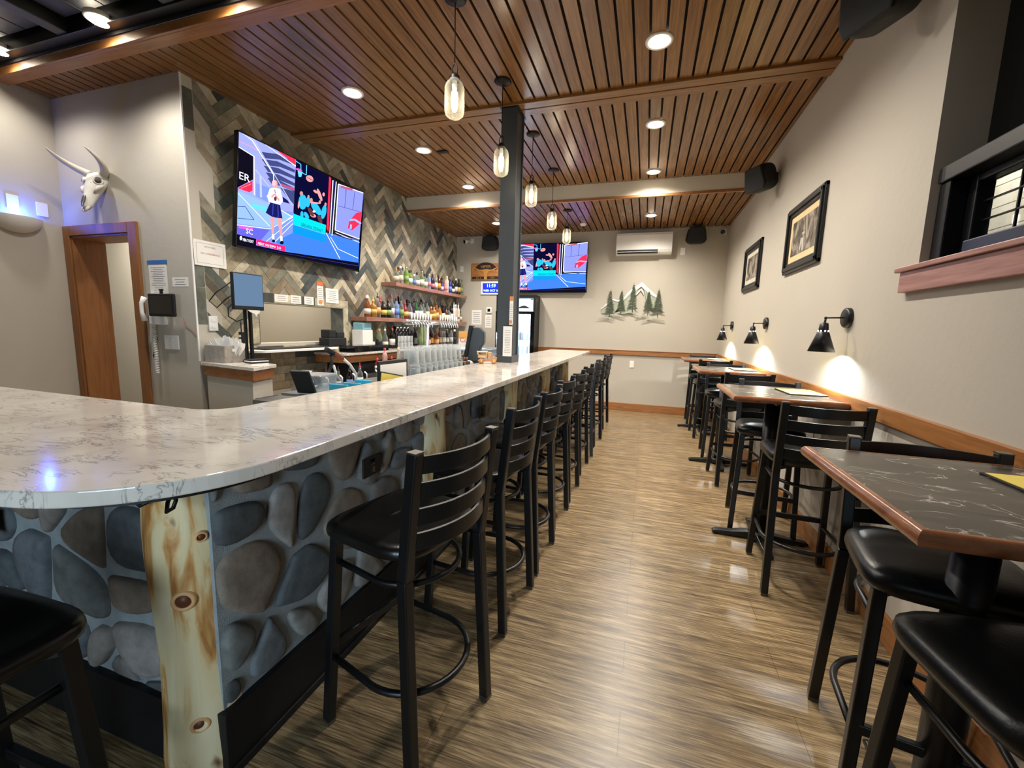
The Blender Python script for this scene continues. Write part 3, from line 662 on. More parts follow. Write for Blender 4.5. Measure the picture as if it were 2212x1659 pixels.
# ================================================================== STOOLS
def make_stool(name, label, padded, cat='bar stool', group=None):
    """faces +y; back posts at y=-0.19"""
    t = thing(name, label, cat, (0, 0, 0), 0, group)
    fm = M['black']; H = 1.05; hw = 0.185
    for s in (-1, 1):   # rear legs run on up as the back posts
        fy_ = -0.25 if padded else -0.205; b = MB(); b.bar((s*(hw+0.006), fy_, 0.012), (s*hw*0.97, -0.17, 0.66), 0.034, 0.036, up=(0, 1, 0)); b.bar((s*hw*0.97, -0.17, 0.66), (s*hw*0.98, -0.215, H-0.004), 0.034, 0.036, up=(0, 1, 0))
        lg = b.build('leg', fm, t, bevel=0.004); MB().box(s*hw*0.98-0.017, s*hw*0.98+0.017, -0.233, -0.198, H-0.006, H).build('post_cap', M['capmetal'], lg, bevel=0.001)
        MB().box(s*(hw+0.006)-0.017, s*(hw+0.006)+0.017, fy_-0.018, fy_+0.017, 0.0, 0.014).build('foot_glide', M['capmetal'], lg, bevel=0.001)
        b = MB(); b.bar((s*(hw+0.004), 0.195, 0.012), (s*0.165, 0.155, 0.70), 0.032, 0.034, up=(0, 1, 0))
        lg = b.build('leg', fm, t, bevel=0.004); MB().box(s*(hw+0.004)-0.013, s*(hw+0.004)+0.013, 0.178, 0.212, 0.0, 0.014).build('foot_glide', M['capmetal'], lg, bevel=0.001)
    # back slats, curved backwards
    for i, zc in enumerate((1.008, 0.930, 0.852, 0.776)):
        b = MB(); n = 26; hh = 0.0255; n0 = 0; yb = -0.17-0.045*(zc-0.66)/0.39
        for k in range(n+1):
            x = -hw*0.97+2*hw*0.97*k/n; y = yb-0.052*(1-(2*k/n-1)**2)
            for dy, dz in ((-0.006, -hh), (0.006, -hh), (0.006, hh), (-0.006, hh)): b.v.append((x, y+dy, zc+dz))
        for k in range(n):
            for q in range(4): b.face([k*4+q, k*4+(q+1) % 4, (k+1)*4+(q+1) % 4, (k+1)*4+q], False)
        b.face([0, 1, 2, 3]); b.face([n*4+3, n*4+2, n*4+1, n*4])
        b.build('slat', fm, t, bevel=0.002)
    def dring(z, r, sy, rad, name, fx):
        pts = [(-fx, 0.165, z)]; n = 18
        for k in range(n+1):
            a = PI*1.0+PI*k/n; pts.append((r*math.cos(a), sy+r*0.98*math.sin(a)*1.0, z))
        pts.append((fx, 0.165, z)); b = MB(); b.tube(pts, rad, 8); return b.build(name, fm, t)
    dring(0.255, 0.188, -0.03, 0.011, 'foot_ring', 0.178); dring(0.60, 0.163, -0.02, 0.010, 'upper_ring', 0.158)
    MB().bar((-0.178, 0.187, 0.29), (0.178, 0.187, 0.29), 0.02, 0.03).build('foot_rail', fm, t, bevel=0.003)
    MB().box(-0.06, 0.06, -0.06, 0.06, 0.68, 0.70).bar((-0.165, 0.15, 0.69), (0.17, -0.165, 0.69), 0.03, 0.02).bar((0.165, 0.15, 0.69), (-0.17, -0.165, 0.69), 0.03, 0.02).build('swivel_frame', fm, t)
    # seat: rounded trapezium, wide at the front
    def outline(k):
        o = []
        for q in range(40):
            a = 2*PI*q/40; c, s_ = math.cos(a), math.sin(a); e = 0.42
            x = math.copysign(abs(c)**e, c)*(0.205+0.012*s_); y = math.copysign(abs(s_)**e, s_)*0.20
            if s_ < 0: x *= 1-0.12*abs(s_)**2
            o.append((x*k, y*k+0.01))
        return o
    b = MB(); rings = [(0.93, 0.700), (0.99, 0.708), (1.0, 0.722), (0.985, 0.736), (0.94, 0.744), (0.8, 0.745), (0.55, 0.739), (0.25, 0.736)] if not padded else [(0.90, 0.700), (0.97, 0.706), (1.0, 0.724), (0.985, 0.745), (0.92, 0.759), (0.75, 0.768), (0.5, 0.772), (0.2, 0.773)]
    for k, z in rings:
        for x, y in outline(k):
            dz = 0.0
            if not padded and k < 0.95: dz = -0.007*(1-k)*(1+0)+0.006*math.exp(-(x/0.05)**2)*(1 if y > 0.03 else 0)*(k < 0.9)
            b.v.append((x, y, z+dz))
    n = 40
    for r_ in range(len(rings)-1):
        for q in range(n): b.face([r_*n+q, r_*n+(q+1) % n, (r_+1)*n+(q+1) % n, (r_+1)*n+q], True)
    b.face([(len(rings)-1)*n+q for q in range(n)], True); b.face([q for q in reversed(range(n))])
    b.build('seat', M['vinyl'] if padded else M['seatwood'], t)
    return t
M['capmetal'] = plain('worn bare metal', '6f6a62', 0.3, 0.8)
GS = 'black ladder back stools along the stone bar'
proto = make_stool('bar_stool', 'black ladder back bar stool nearest the camera along the stone bar front', False, group=GS)
spots = [(-0.735, 1.19, 76), (-0.725, 1.86, 86), (-0.71, 2.36, 88), (-0.72, 2.91, 86), (-0.71, 3.42, 88), (-0.72, 4.10, 87), (-0.71, 4.70, 95), (-0.70, 5.17, 84), (-0.70, 5.70, 92), (-0.71, 6.23, 82)]
for i, (x, y, a) in enumerate(spots):
    if i == 0: proto.location = (x, y, 0); proto.rotation_euler = (0, 0, math.radians(a)); continue
    lab = 'black ladder back bar stool, %s from the camera along the stone bar' % ORD[i] if i < 9 else 'black ladder back bar stool farthest from the camera along the stone bar'
    dup(proto, (x, y, 0), math.radians(a), lab)
dup(proto, (-1.295, 0.325, 0), math.radians(2), 'black stool at the short leg of the bar, left of the corner log', group='black ladder back stools along the stone bar')
GT = 'black ladder back high chairs at the pub tables'
pc = make_stool('pub_chair', 'black padded high chair on the near side of the nearest pub table', True, 'pub chair', GT)
chairs = [(0.80, 0.975, 6, None),
          (0.85, 1.46, 170, 'black padded high chair at the far side of the nearest pub table'),
          (0.895, 2.655, -2, 'black high chair, its back to the camera, before the second pub table'),
          (0.87, 3.33, 172, 'black high chair at the far side of the second pub table'),
          (0.88, 4.33, 3, 'black high chair, its back to the camera, before the third pub table'),
          (0.88, 5.11, 176, 'black high chair at the far side of the third pub table'),
          (0.87, 6.15, 2, 'black high chair, its back to the camera, before the farthest pub table'),
          (0.87, 6.93, 178, 'black high chair between the farthest pub table and the back wall')]
for i, (x, y, a, lab) in enumerate(chairs):
    if i == 0: pc.location = (x, y, 0); pc.rotation_euler = (0, 0, math.radians(a))
    else: dup(pc, (x, y, 0), math.radians(a), lab)
# ================================================================== TABLES
def bullnose(hx, hy, z0, z1, r):
    """rounded edge band: each side its own strip so the corners stay mitred"""
    b = MB(); n = 12; rings = [(-0.006, z0)]
    for k in range(n+1):
        a = -PI/2+PI*k/n; rings.append((r*math.cos(a), (z0+z1)/2+(z1-z0)/2*math.sin(a)))
    rings.append((-0.006, z1))
    def rect(o): return [(-hx-o, -hy-o), (hx+o, -hy-o), (hx+o, hy+o), (-hx-o, hy+o)]
    for q in range(4):
        n0 = len(b.v)
        for o, z in rings:
            p = rect(o); b.v += [(*p[q], z), (*p[(q+1) % 4], z)]
        for i in range(len(rings)-1): b.face([n0+2*i, n0+2*i+1, n0+2*i+3, n0+2*i+2], True)
    return b
def make_table(label):
    t = thing('pub_table', label, 'table', (0, 0, 0), 0, 'high pub tables along the right wall'); hx, hy = 0.285, 0.315
    tp = MB().box(-hx+0.002, hx-0.002, -hy+0.002, hy-0.002, 0.988, 1.020).build('tabletop', M['laminate'], t)
    bullnose(hx-0.004, hy-0.004, 0.984, 1.0205, 0.014).build('edge_band', M['edge_wood'], t)
    MB().lathe([(0.044, 0.03), (0.044, 0.96)], seg=28).build('column', M['black'], t)
    MB().box(-0.2, 0.2, -0.03, 0.03, 0.955, 0.984).box(-0.03, 0.03, -0.2, 0.2, 0.955, 0.983).build('top_plate', M['black'], t, bevel=0.004)
    MB().lathe([(0.075, 0.02), (0.07, 0.055), (0.046, 0.07)], seg=28).build('hub', M['black'], t)
    for k in range(4):
        R_ = Matrix.Rotation(k*PI/2, 4, 'Z'); b = MB(); n = 8; L_ = 0.29
        prof = [(0.05, 0.058), (0.18, 0.04), (0.27, 0.034), (L_, 0.026), (L_, 0.01), (0.05, 0.012)]
        for s_ in (-1, 1):
            for x, z in prof: b.v.append(tuple(R_ @ Vector((x, s_*(0.034-0.012*(x/L_)), z))))
        m = len(prof); b.face(list(range(m))[::-1]); b.face([m+i for i in range(m)])
        for i in range(m): b.face([i, (i+1) % m, m+(i+1) % m, m+i])
        ft = b.build('base_foot', M['black'], t, bevel=0.005)
        MB().lathe([(0.016, 0.0), (0.016, 0.012)], tuple(R_ @ Vector((0.26, 0, 0))), 12).build('glide', M['black_matte'], ft)
    return t
tb = make_table('high pub table with dark marbled top and wood edge, nearest the camera')
TY = [1.29, 3.09, 4.83, 6.58]
TLAB = [None, 'high pub table with dark marbled top, second from the camera', 'high pub table, third from the camera by the right wall', 'high pub table farthest from the camera near the back wall']
for i, y in enumerate(TY):
    if i == 0: tb.location = (0.82, y, 0)
    else: dup(tb, (0.82, y, 0), 0, TLAB[i])
def make_menu(label):
    t = thing('menu_board', label, 'menu', (0, 0, 0), 0, 'yellow menus on the pub tables')
    MB().box(-0.105, 0.105, -0.138, 0.138, 0.0, 0.005).build('backing_board', M['black_matte'], t, bevel=0.001)
    MB().box(-0.097, 0.105, -0.13, 0.13, 0.005, 0.0065).build('menu_sheet', M['yellow'], t)
    return t
mn = make_menu('yellow menu on a black board on the nearest pub table')
for i, y in enumerate(TY):
    a = math.radians((1, 3, 2, 3)[i])
    if i == 0: mn.location = (1.015, y+0.04, 1.0205); mn.rotation_euler = (0, 0, a)
    else: dup(mn, (0.975, y+0.04, 1.0205), a, 'yellow menu on a black board on the %s pub table' % ('second', 'third', 'farthest')[i-1])

# ================================================================== LIGHTS
def make_can(label):
    t = thing('recessed_light', label, 'ceiling light', (0, 0, 0), 0, 'round recessed ceiling lights')
    MB().lathe([(0.064, 0.0), (0.064, -0.004), (0.068, -0.008), (0.086, -0.008), (0.088, -0.002), (0.088, 0.004)], seg=32, close=False).build('trim_ring', M['can_trim'], t)
    MB().lathe([(0.0001, -0.024), (0.02, -0.0225), (0.04, -0.017), (0.055, -0.009), (0.064, -0.001)], seg=32, close=False).build('lens', M['can_glow'], t)
    return t
cans = []
for y, z in ((3.12, C1), (4.27, C1), (5.47, C1), (6.63, C2)):
    for x, sd in ((-2.42, 'over the back bar'), (-0.045, 'over the aisle')): cans.append((x, y, z, sd))
ct_ = None
for i, (x, y, z, sd) in enumerate(cans):
    lab = 'round recessed ceiling light %s, %s row from the camera' % (sd, ORD[i//2])
    if ct_ is None: ct_ = make_can(lab); o = ct_; o.location = (x, y, z)
    else: o = dup(ct_, (x, y, z), 0, lab)
    light('can_beam', 'SPOT', (0, 0, -0.03), 62, WARM, 0.05, (0, 0, 0), 2.75, 0.9, parent=o)
def make_cyl(label):
    t = thing('ceiling_can_light', label, 'ceiling light', (0, 0, 0), 0, 'can lights in the black ceiling')
    MB().lathe([(0.085, 0.02), (0.085, -0.005), (0.075, -0.008), (0.07, 0.0)], seg=28, close=False).build('housing', M['can_trim'], t)
    MB().lathe([(0.0001, -0.034), (0.03, -0.031), (0.055, -0.02), (0.074, -0.003)], seg=28, close=False).build('lens', M['can_glow'], t)
    return t
cy = None
for i, (x, y, lab) in enumerate(((-4.74, 2.085, 'bright can light in the black ceiling at the far left corner'), (-3.60, 2.085, 'bright can light in the black ceiling, second from left'), (-2.52, 2.085, 'bright can light in the black ceiling cut by the top edge'), (-1.35, 2.08, 'can light in the black ceiling above the bar corner'), (-0.1, 2.08, 'can light in the black ceiling above the aisle'))):
    if cy is None: cy = make_cyl(lab); o = cy; o.location = (x, y, 3.345)
    else: o = dup(cy, (x, y, 3.345), 0, lab)
    light('can_beam', 'SPOT', (0, 0, -0.04), 30 if i < 3 else 14, SOFT, 0.05, (0, 0, 0), 2.7, 0.9, parent=o)
# pendants
def make_pendant(label, zc):
    t = thing('bottle_pendant', label, 'pendant light', (0, 0, 0), 0, 'glass bottle pendants over the bar')
    MB().lathe([(0.0001, 0.0), (0.062, 0.0), (0.066, -0.006), (0.05, -0.016), (0.012, -0.026), (0.0001, -0.028)], (0, 0, 0), 28, close=False).build('canopy', M['iron'], t)
    MB().tube([(0, 0, -0.02), (0, 0, -zc+0.30)], 0.003, 6).build('cord', M['iron'], t)
    b = MB(); n = 14; pts_ = []
    for k in range(n+1): a = -0.35*PI+(1.7*PI)*k/n; pts_.append((0.017*math.cos(a), 0, -zc+0.262+0.034*math.sin(a)))
    b.tube(pts_, 0.004, 6); b.build('hanger_loop', M['iron'], t)
    MB().lathe([(0.03, -zc+0.205), (0.03, -zc+0.228), (0.02, -zc+0.24), (0.0001, -zc+0.242)], (0, 0, 0), 20, close=False).build('cap', M['iron'], t)
    b = MB().lathe([(0.029, 0.215), (0.033, 0.205), (0.05, 0.188), (0.058, 0.165), (0.059, 0.07), (0.059, 0.04), (0.053, 0.018), (0.035, 0.003), (0.0001, 0.0)], (0, 0, -zc), 32, close=False)
    b.build('glass_bottle', M['pend_glass'], t)
    MB().lathe([(0.014, 0.205), (0.015, 0.165), (0.013, 0.158), (0.0001, 0.157)], (0, 0, -zc), 16, close=False).build('socket', M['white'], t)
    MB().lathe([(0.008, 0.157), (0.018, 0.14), (0.021, 0.11), (0.018, 0.07), (0.012, 0.04), (0.0001, 0.032)], (0, 0, -zc), 18, close=False).build('bulb', M['bulb'], t)
    return t
for i, (y, zc_, zb) in enumerate(((2.44, C1, 2.615), (3.285, C1, 2.57), (4.19, C1, 2.585), (5.145, C1, 2.575), (6.13, C2, 2.60))):
    t = make_pendant(('glass bottle pendant lamp nearest the camera, cord running out of the top edge', 'glass bottle pendant lamp in front of the steel post', 'glass bottle pendant lamp just right of the steel post', 'glass bottle pendant lamp second from the back', 'glass bottle pendant lamp farthest back, in front of the rear television')[i], zc_-zb)
    t.location = (-1.175, y, zc_)
# sconces on the right wall
def make_sconce(label):
    t = thing('wall_sconce', label, 'wall lamp', (0, 0, 0), 0, 'black cone wall lamps on the right wall')
    Rx = Matrix.Rotation(-PI/2, 4, 'Y')
    MB().lathe([(0.058, 0.0), (0.058, 0.022), (0.05, 0.028), (0.0001, 0.03)], (0, 0, 0), 28, Rx, close=False).build('backplate', M['black'], t)
    MB().tube([(-0.02, 0, 0), (-0.115, 0, -0.002)], 0.0045, 8).ball((-0.118, 0, -0.003), 0.009, 10, 6).tube([(-0.118, 0, -0.003), (-0.120, 0, -0.035)], 0.006, 8).build('arm', M['black'], t)
    c = (-0.122, 0, 0)
    MB().lathe([(0.010, -0.03), (0.022, -0.036), (0.026, -0.075), (0.025, -0.09)], c, 28, close=False).build('socket_cup', M['black'], t)
    b = MB().lathe([(0.026, -0.085), (0.031, -0.09), (0.070, -0.205), (0.068, -0.205), (0.029, -0.09), (0.024, -0.085)], c, 32, close=False); b.build('cone_shade', M['black'], t)
    b = MB()
    for k in range(8): a = 2*PI*k/8; b.ball((c[0]+0.026*math.cos(a), 0.026*math.sin(a), -0.080), 0.0042, 8, 5)
    b.build('light_gaps', M['gap'], t)
    MB().ball((c[0], 0, -0.13), 0.022, 14, 8, (1, 1, 1.2)).build('bulb', M['sconce_bulb'], t)
    return t
M['gap'] = emit('light leaking through vents', (0.95, 0.95, 0.9), 5.0); M['sconce_bulb'] = emit('sconce bulb', (0.95, 0.97, 1.0), 20.0)
sc_ = None
for i, (y, lab) in enumerate(((2.99, 'black cone wall lamp nearest the camera, above the second pub table'), (4.77, 'black cone wall lamp in the middle, above the third pub table'), (6.515, 'black cone wall lamp farthest away near the back corner'))):
    if sc_ is None: sc_ = make_sconce(lab); o = sc_; o.location = (XR, y, 1.50)
    else: o = dup(sc_, (XR, y, 1.50), 0, lab)
    light('lamp_beam', 'SPOT', (-0.115, 0, -0.192), 12, (0.93, 0.98, 1.0), 0.02, (0, 0, 0), 2.75, 0.6, parent=o)
# half bowl uplight on the left wall
t = thing('bowl_sconce', 'white plaster half bowl wall light glowing blue on the left wall', 'wall lamp', (XLL, 2.215, 2.20))
b = MB(); n = 20; rg = 8
for i in range(rg+1):
    ph = PI/2*i/rg; r_ = 0.165*math.cos(ph); z = -0.13*math.sin(ph)
    for k in range(n+1): a = -PI/2+PI*k/n; b.v.append((max(r_, 0.001)*0.75*math.cos(a), max(r_, 0.001)*math.sin(a), z))
for i in range(rg):
    for k in range(n): b.face([i*(n+1)+k, (i+1)*(n+1)+k, (i+1)*(n+1)+k+1, i*(n+1)+k+1], True)
b.build('bowl', M['white'], t)
MB().lathe([(0.02, 0), (0.02, 0.04), (0.0001, 0.05)], (0.05, 0, -0.06), 12).build('bulb', emit('blue bulb', (0.08, 0.2, 1.0), 14), t)
light('blue_uplight', 'POINT', (0.035, 0, 0.035), 3.2, (0.03, 0.12, 1.0), 0.02, parent=t)
outlet('low_voltage_plate', 'white blank plate glowing blue above the bowl light', frame((XLL, 2.21, 2.315), (0, 1, 0), (0, 0, 1)), 0.075, 0.115, 'white', cat='wall plate', holes=False)
outlet('low_voltage_plate', 'white wall plate with small jack right of the bowl light', frame((XLL, 2.39, 2.30), (0, 1, 0), (0, 0, 1)), 0.075, 0.115, 'white', 'black_matte', 'wall plate', holes=False)
# smoke detector, vent
t = thing('smoke_detector', 'small white round smoke detector on the rear wood ceiling', 'smoke detector', (-1.07, 6.93, C2))
MB().lathe([(0.05, 0.0), (0.052, -0.012), (0.04, -0.03), (0.0001, -0.034)], (0, 0, 0), 24, close=False).build('housing', M['white'], t)
tag(MB().box(-2.285, -2.17, 4.32, 4.38, C1-0.012, C1).build('ceiling_vent', M['iron'], None, bevel=0.003), 'small dark vent in the ceiling beside the second back bar light', 'vent')

# ================================================================== TELEVISIONS
TVC = {'lav': '8d95dc', 'peri': '6f86e0', 'slate': '3a4070', 'redm': 'a8506c', 'steel': 'a9b2e6', 'white': 'eef2ff', 'red': 'e02a4a', 'pink': 'e58aa0', 'ink': '0c0a18', 'sky': '86a8f0', 'cyan': '5cc3f0', 'navy': '141650', 'viol': '5a5ac8', 'mag': 'd052c0',
       'ink2': '08082a', 'teal': '08c4cc', 'azure': '0a86e0', 'blue': '3a72dc', 'lav2': '7f88dc', 'skin': 'd98f90', 'skinp': 'f0b0b8', 'cyan2': '2aa8d8', 'skin2': 'b88888', 'brown': '5a3038', 'steelw': 'd4dcf8', 'indigo': '3038a0', 'pinkh': 'f01f68'}
TVART = [('lav',-0,1,0.374,1,0.37,0.452,0.001,0.261),
('peri',0.002,0.35,0.366,0.468,0.641,0.359,0.987,0.399,1,0,0,0),
('slate',0.126,0.912,0.235,0.964,0.367,0.966,0.368,0.937,0.26,0.925,0.155,0.872),
('slate',0.141,0.856,0.242,0.9,0.37,0.896,0.371,0.867,0.262,0.858,0.17,0.816),
('slate',0.155,0.804,0.248,0.84,0.372,0.83,0.373,0.801,0.264,0.795,0.185,0.762),
('slate',0.169,0.75,0.254,0.78,0.374,0.763,0.375,0.734,0.266,0.731,0.2,0.708),
('slate',0.181,0.707,0.259,0.731,0.376,0.71,0.377,0.681,0.268,0.679,0.211,0.664),
('slate',0.268,0.662,0.372,0.682,0.373,0.546,0.322,0.593),
('redm',0.267,0.705,0.372,0.71,0.373,0.687,0.277,0.684),
('peri',0.111,0.617,0.208,0.621,0.2,0.479,0.114,0.495),
('steel',0.143,0.702,0.151,0.506,0.138,0.499,0.131,0.694),
('steel',0.108,0.74,0.198,0.635,0.194,0.627,0.103,0.733),
('white',0.025,1.008,0.083,0.984,0.08,0.976,0.022,1),
('white',0.084,0.984,0.224,0.764,0.219,0.757,0.079,0.976),
('white',0.224,0.762,0.226,0.708,0.22,0.704,0.218,0.759),
('steel',0.04,1.015,0.09,1.001,0.088,0.993,0.038,1.008),
('steel',0.091,1,0.234,0.757,0.23,0.751,0.087,0.994),
('steel',0.234,0.757,0.366,0.535,0.361,0.528,0.23,0.751),
('red',0.237,1.004,0.371,1.001,0.373,0.944),
('white',0.162,1.009,0.377,0.94,0.373,0.93,0.159,0.999),
('pink',0.006,0.917,0.057,0.926,0.056,0.921,0.005,0.912),
('pink',0.057,0.926,0.127,0.914,0.126,0.909,0.056,0.921),
('ink',0.001,0.869,0.089,0.845,0.093,0.64,0.004,0.518),
('white',0.001,0.875,0.097,0.851,0.095,0.843,-0.001,0.867),
('white',0.098,0.849,0.105,0.503,0.1,0.5,0.094,0.846),
('red',0.003,0.512,0.089,0.628,0.091,0.539,0.072,0.511),
('pink',0.022,0.522,0.081,0.595,0.082,0.591,0.023,0.518),
('sky',0.001,0.491,0.195,0.468,0.371,0.424,0.207,0.238,0.002,0.197),
('cyan',0.088,0.416,0.172,0.431,0.191,0.388,0.094,0.377),
('white',0.004,0.476,0.207,0.257,0.205,0.253,0.002,0.472),
('navy',0.005,0.354,0.051,0.372,0.051,0.367,0.005,0.349),
('navy',0.052,0.371,0.106,0.275,0.103,0.271,0.05,0.367),
('navy',0.104,0.271,0.006,0.245,0.006,0.25,0.105,0.276),
('white',0.002,0.188,0.207,0.232,0.207,0.226,0.002,0.182),
('white',0.206,0.231,0.367,0.416,0.369,0.411,0.208,0.227),
('white',0.367,0.41,0.193,0.473,0.195,0.479,0.369,0.417),
('viol',0.002,0.177,0.207,0.22,0.145,0.084,0.004,0.096),
('mag',0.013,0.181,0.098,0.199,0.098,0.169,0.013,0.161),
('white',0.37,0.389,0.187,0.096,0.185,0.099,0.367,0.392),
('white',0.371,0.348,0.248,0.117,0.245,0.12,0.368,0.351),
('white',0.368,0.43,0.281,0.292,0.278,0.296,0.366,0.434),
('navy',0.287,0.584,0.323,0.566,0.34,0.539,0.291,0.533),
('ink2',0.373,0.999,0.651,0.992,0.65,0.447,0.372,0.448),
('teal',0.371,0.452,0.642,0.447,0.642,0.339,0.37,0.342),
('azure',0.37,0.337,0.641,0.334,0.641,0.245,0.37,0.251),
('blue',0.641,0.359,0.989,0.377,1,0,0.313,0.049,0.247,0.119,0.37,0.251,0.641,0.245),
('red',0.648,0.992,0.667,0.99,0.67,0.381,0.65,0.404),
('white',0.689,0.974,0.686,0.366,0.679,0.364,0.681,0.97),
('white',0.719,0.977,0.708,0.348,0.7,0.346,0.712,0.973),
('navy',0.691,0.983,0.708,0.983,0.698,0.37,0.689,0.372),
('lav2',0.737,0.954,1.001,0.989,0.989,0.412,0.731,0.425),
('white',0.999,0.989,0.736,0.954,0.738,0.964,1.002,1),
('white',0.741,0.961,0.735,0.425,0.727,0.422,0.733,0.957),
('white',0.732,0.428,0.991,0.415,0.988,0.404,0.73,0.418),
('slate',0.741,0.715,1,0.756,0.999,0.75,0.74,0.71),
('slate',0.819,0.951,0.814,0.721,0.809,0.72,0.814,0.95),
('slate',0.908,0.967,0.898,0.734,0.893,0.732,0.903,0.965),
('redm',0.762,0.957,0.88,0.985,0.882,0.959,0.763,0.932),
('red',0.936,0.72,0.994,0.754,0.991,0.613,0.903,0.487,0.855,0.496,0.866,0.588),
('sky',0.869,0.611,0.92,0.639,0.923,0.618,0.872,0.591),
('sky',0.926,0.64,1,0.621,0.991,0.597,0.917,0.617),
('sky',0.877,0.495,0.878,0.55,0.897,0.556,0.896,0.5),
('white',0.736,0.399,0.993,0.37,0.991,0.363,0.735,0.392),
('navy',0.746,0.377,0.852,0.372,0.85,0.363,0.745,0.368),
('navy',0.851,0.372,0.988,0.398,0.987,0.389,0.851,0.363),
('white',0.648,0.362,0.796,0.103,0.791,0.098,0.644,0.357),
('white',0.693,0.328,0.77,0.214,0.765,0.209,0.689,0.324),
('white',0.769,0.214,0.99,0.166,0.988,0.159,0.767,0.208),
('cyan',0.374,0.988,0.411,0.98,0.409,0.973,0.372,0.981),
('cyan',0.413,0.978,0.415,0.925,0.41,0.922,0.408,0.975),
('cyan',0.458,0.997,0.458,0.896,0.453,0.893,0.453,0.994),
('cyan',0.455,0.891,0.418,0.897,0.42,0.904,0.457,0.898),
('mag',0.424,0.92,0.419,0.913,0.409,0.907,0.395,0.903,0.383,0.902,0.374,0.904,0.372,0.909,0.376,0.916,0.386,0.922,0.399,0.926,0.412,0.927,0.421,0.925),
('cyan',0.388,0.9,0.427,0.91,0.417,0.852,0.397,0.843),
('skin',0.512,0.866,0.502,0.85,0.487,0.84,0.471,0.839,0.459,0.848,0.454,0.864,0.457,0.882,0.467,0.898,0.482,0.908,0.497,0.909,0.509,0.9,0.515,0.884),
('ink',0.463,0.878,0.511,0.873,0.509,0.867,0.462,0.873),
('cyan2',0.471,0.622,0.468,0.58,0.457,0.545,0.44,0.526,0.423,0.529,0.41,0.552,0.404,0.588,0.407,0.629,0.418,0.664,0.434,0.683,0.451,0.681,0.465,0.659),
('cyan2',0.498,0.632,0.494,0.602,0.487,0.579,0.478,0.568,0.469,0.572,0.463,0.591,0.462,0.619,0.465,0.649,0.472,0.672,0.482,0.684,0.49,0.679,0.496,0.66),
('cyan2',0.572,0.623,0.59,0.592,0.597,0.561,0.591,0.537,0.574,0.529,0.55,0.537,0.526,0.56,0.509,0.591,0.502,0.621,0.508,0.644,0.525,0.653,0.548,0.645),
('cyan2',0.639,0.588,0.631,0.545,0.62,0.513,0.608,0.5,0.598,0.509,0.593,0.538,0.595,0.579,0.602,0.62,0.613,0.652,0.625,0.666,0.635,0.657,0.64,0.629),
('cyan2',0.448,0.477,0.447,0.458,0.443,0.442,0.437,0.434,0.43,0.437,0.425,0.448,0.423,0.466,0.424,0.485,0.428,0.501,0.434,0.509,0.44,0.507,0.445,0.495),
('cyan2',0.485,0.494,0.491,0.477,0.493,0.46,0.488,0.448,0.479,0.444,0.468,0.449,0.458,0.462,0.451,0.479,0.45,0.496,0.454,0.508,0.463,0.512,0.474,0.507),
('skin2',0.436,0.693,0.435,0.681,0.43,0.67,0.424,0.664,0.418,0.664,0.413,0.67,0.411,0.68,0.412,0.692,0.416,0.703,0.423,0.709,0.429,0.709,0.434,0.704),
('skin2',0.49,0.688,0.489,0.679,0.486,0.671,0.482,0.667,0.477,0.667,0.474,0.671,0.472,0.679,0.473,0.688,0.476,0.696,0.48,0.7,0.485,0.7,0.488,0.696),
('skin2',0.517,0.663,0.516,0.651,0.511,0.64,0.505,0.634,0.499,0.634,0.494,0.64,0.492,0.651,0.493,0.663,0.497,0.674,0.503,0.681,0.51,0.681,0.515,0.674),
('skin2',0.589,0.68,0.588,0.67,0.585,0.66,0.579,0.655,0.574,0.655,0.57,0.66,0.568,0.669,0.569,0.68,0.572,0.689,0.578,0.694,0.583,0.694,0.587,0.689),
('skin2',0.639,0.679,0.638,0.669,0.634,0.659,0.629,0.654,0.624,0.655,0.62,0.66,0.618,0.669,0.619,0.679,0.622,0.688,0.627,0.694,0.633,0.693,0.637,0.688),
('skin',0.585,0.763,0.595,0.732,0.599,0.707,0.596,0.692,0.586,0.694,0.573,0.711,0.56,0.738,0.551,0.768,0.547,0.793,0.55,0.807,0.559,0.806,0.572,0.79),
('skin',0.557,0.759,0.551,0.753,0.542,0.75,0.532,0.752,0.523,0.757,0.518,0.764,0.518,0.772,0.524,0.778,0.532,0.781,0.543,0.78,0.552,0.775,0.557,0.767),
('skin',0.618,0.779,0.617,0.767,0.614,0.757,0.608,0.752,0.603,0.752,0.598,0.758,0.596,0.767,0.597,0.779,0.601,0.789,0.606,0.794,0.612,0.794,0.616,0.789),
('skin',0.584,0.662,0.578,0.654,0.561,0.645,0.538,0.635,0.516,0.629,0.5,0.626,0.495,0.629,0.501,0.636,0.517,0.646,0.539,0.655,0.562,0.662,0.578,0.664),
('skin',0.551,0.5,0.545,0.49,0.534,0.484,0.521,0.482,0.509,0.486,0.502,0.495,0.502,0.505,0.507,0.515,0.518,0.521,0.531,0.523,0.543,0.519,0.55,0.511),
('skin',0.414,0.564,0.412,0.543,0.409,0.526,0.406,0.52,0.402,0.524,0.4,0.539,0.4,0.56,0.402,0.581,0.405,0.598,0.409,0.604,0.412,0.6,0.414,0.585),
('brown',0.6,0.504,0.607,0.483,0.608,0.463,0.602,0.45,0.592,0.448,0.58,0.456,0.57,0.474,0.563,0.495,0.562,0.514,0.568,0.527,0.578,0.53,0.589,0.521),
('brown',0.52,0.549,0.53,0.527,0.533,0.505,0.529,0.492,0.519,0.489,0.506,0.498,0.492,0.516,0.482,0.538,0.479,0.559,0.483,0.572,0.493,0.575,0.506,0.567),
('white',0.544,0.555,0.542,0.548,0.538,0.542,0.532,0.538,0.526,0.536,0.521,0.539,0.52,0.544,0.521,0.55,0.525,0.556,0.531,0.561,0.537,0.562,0.542,0.56),
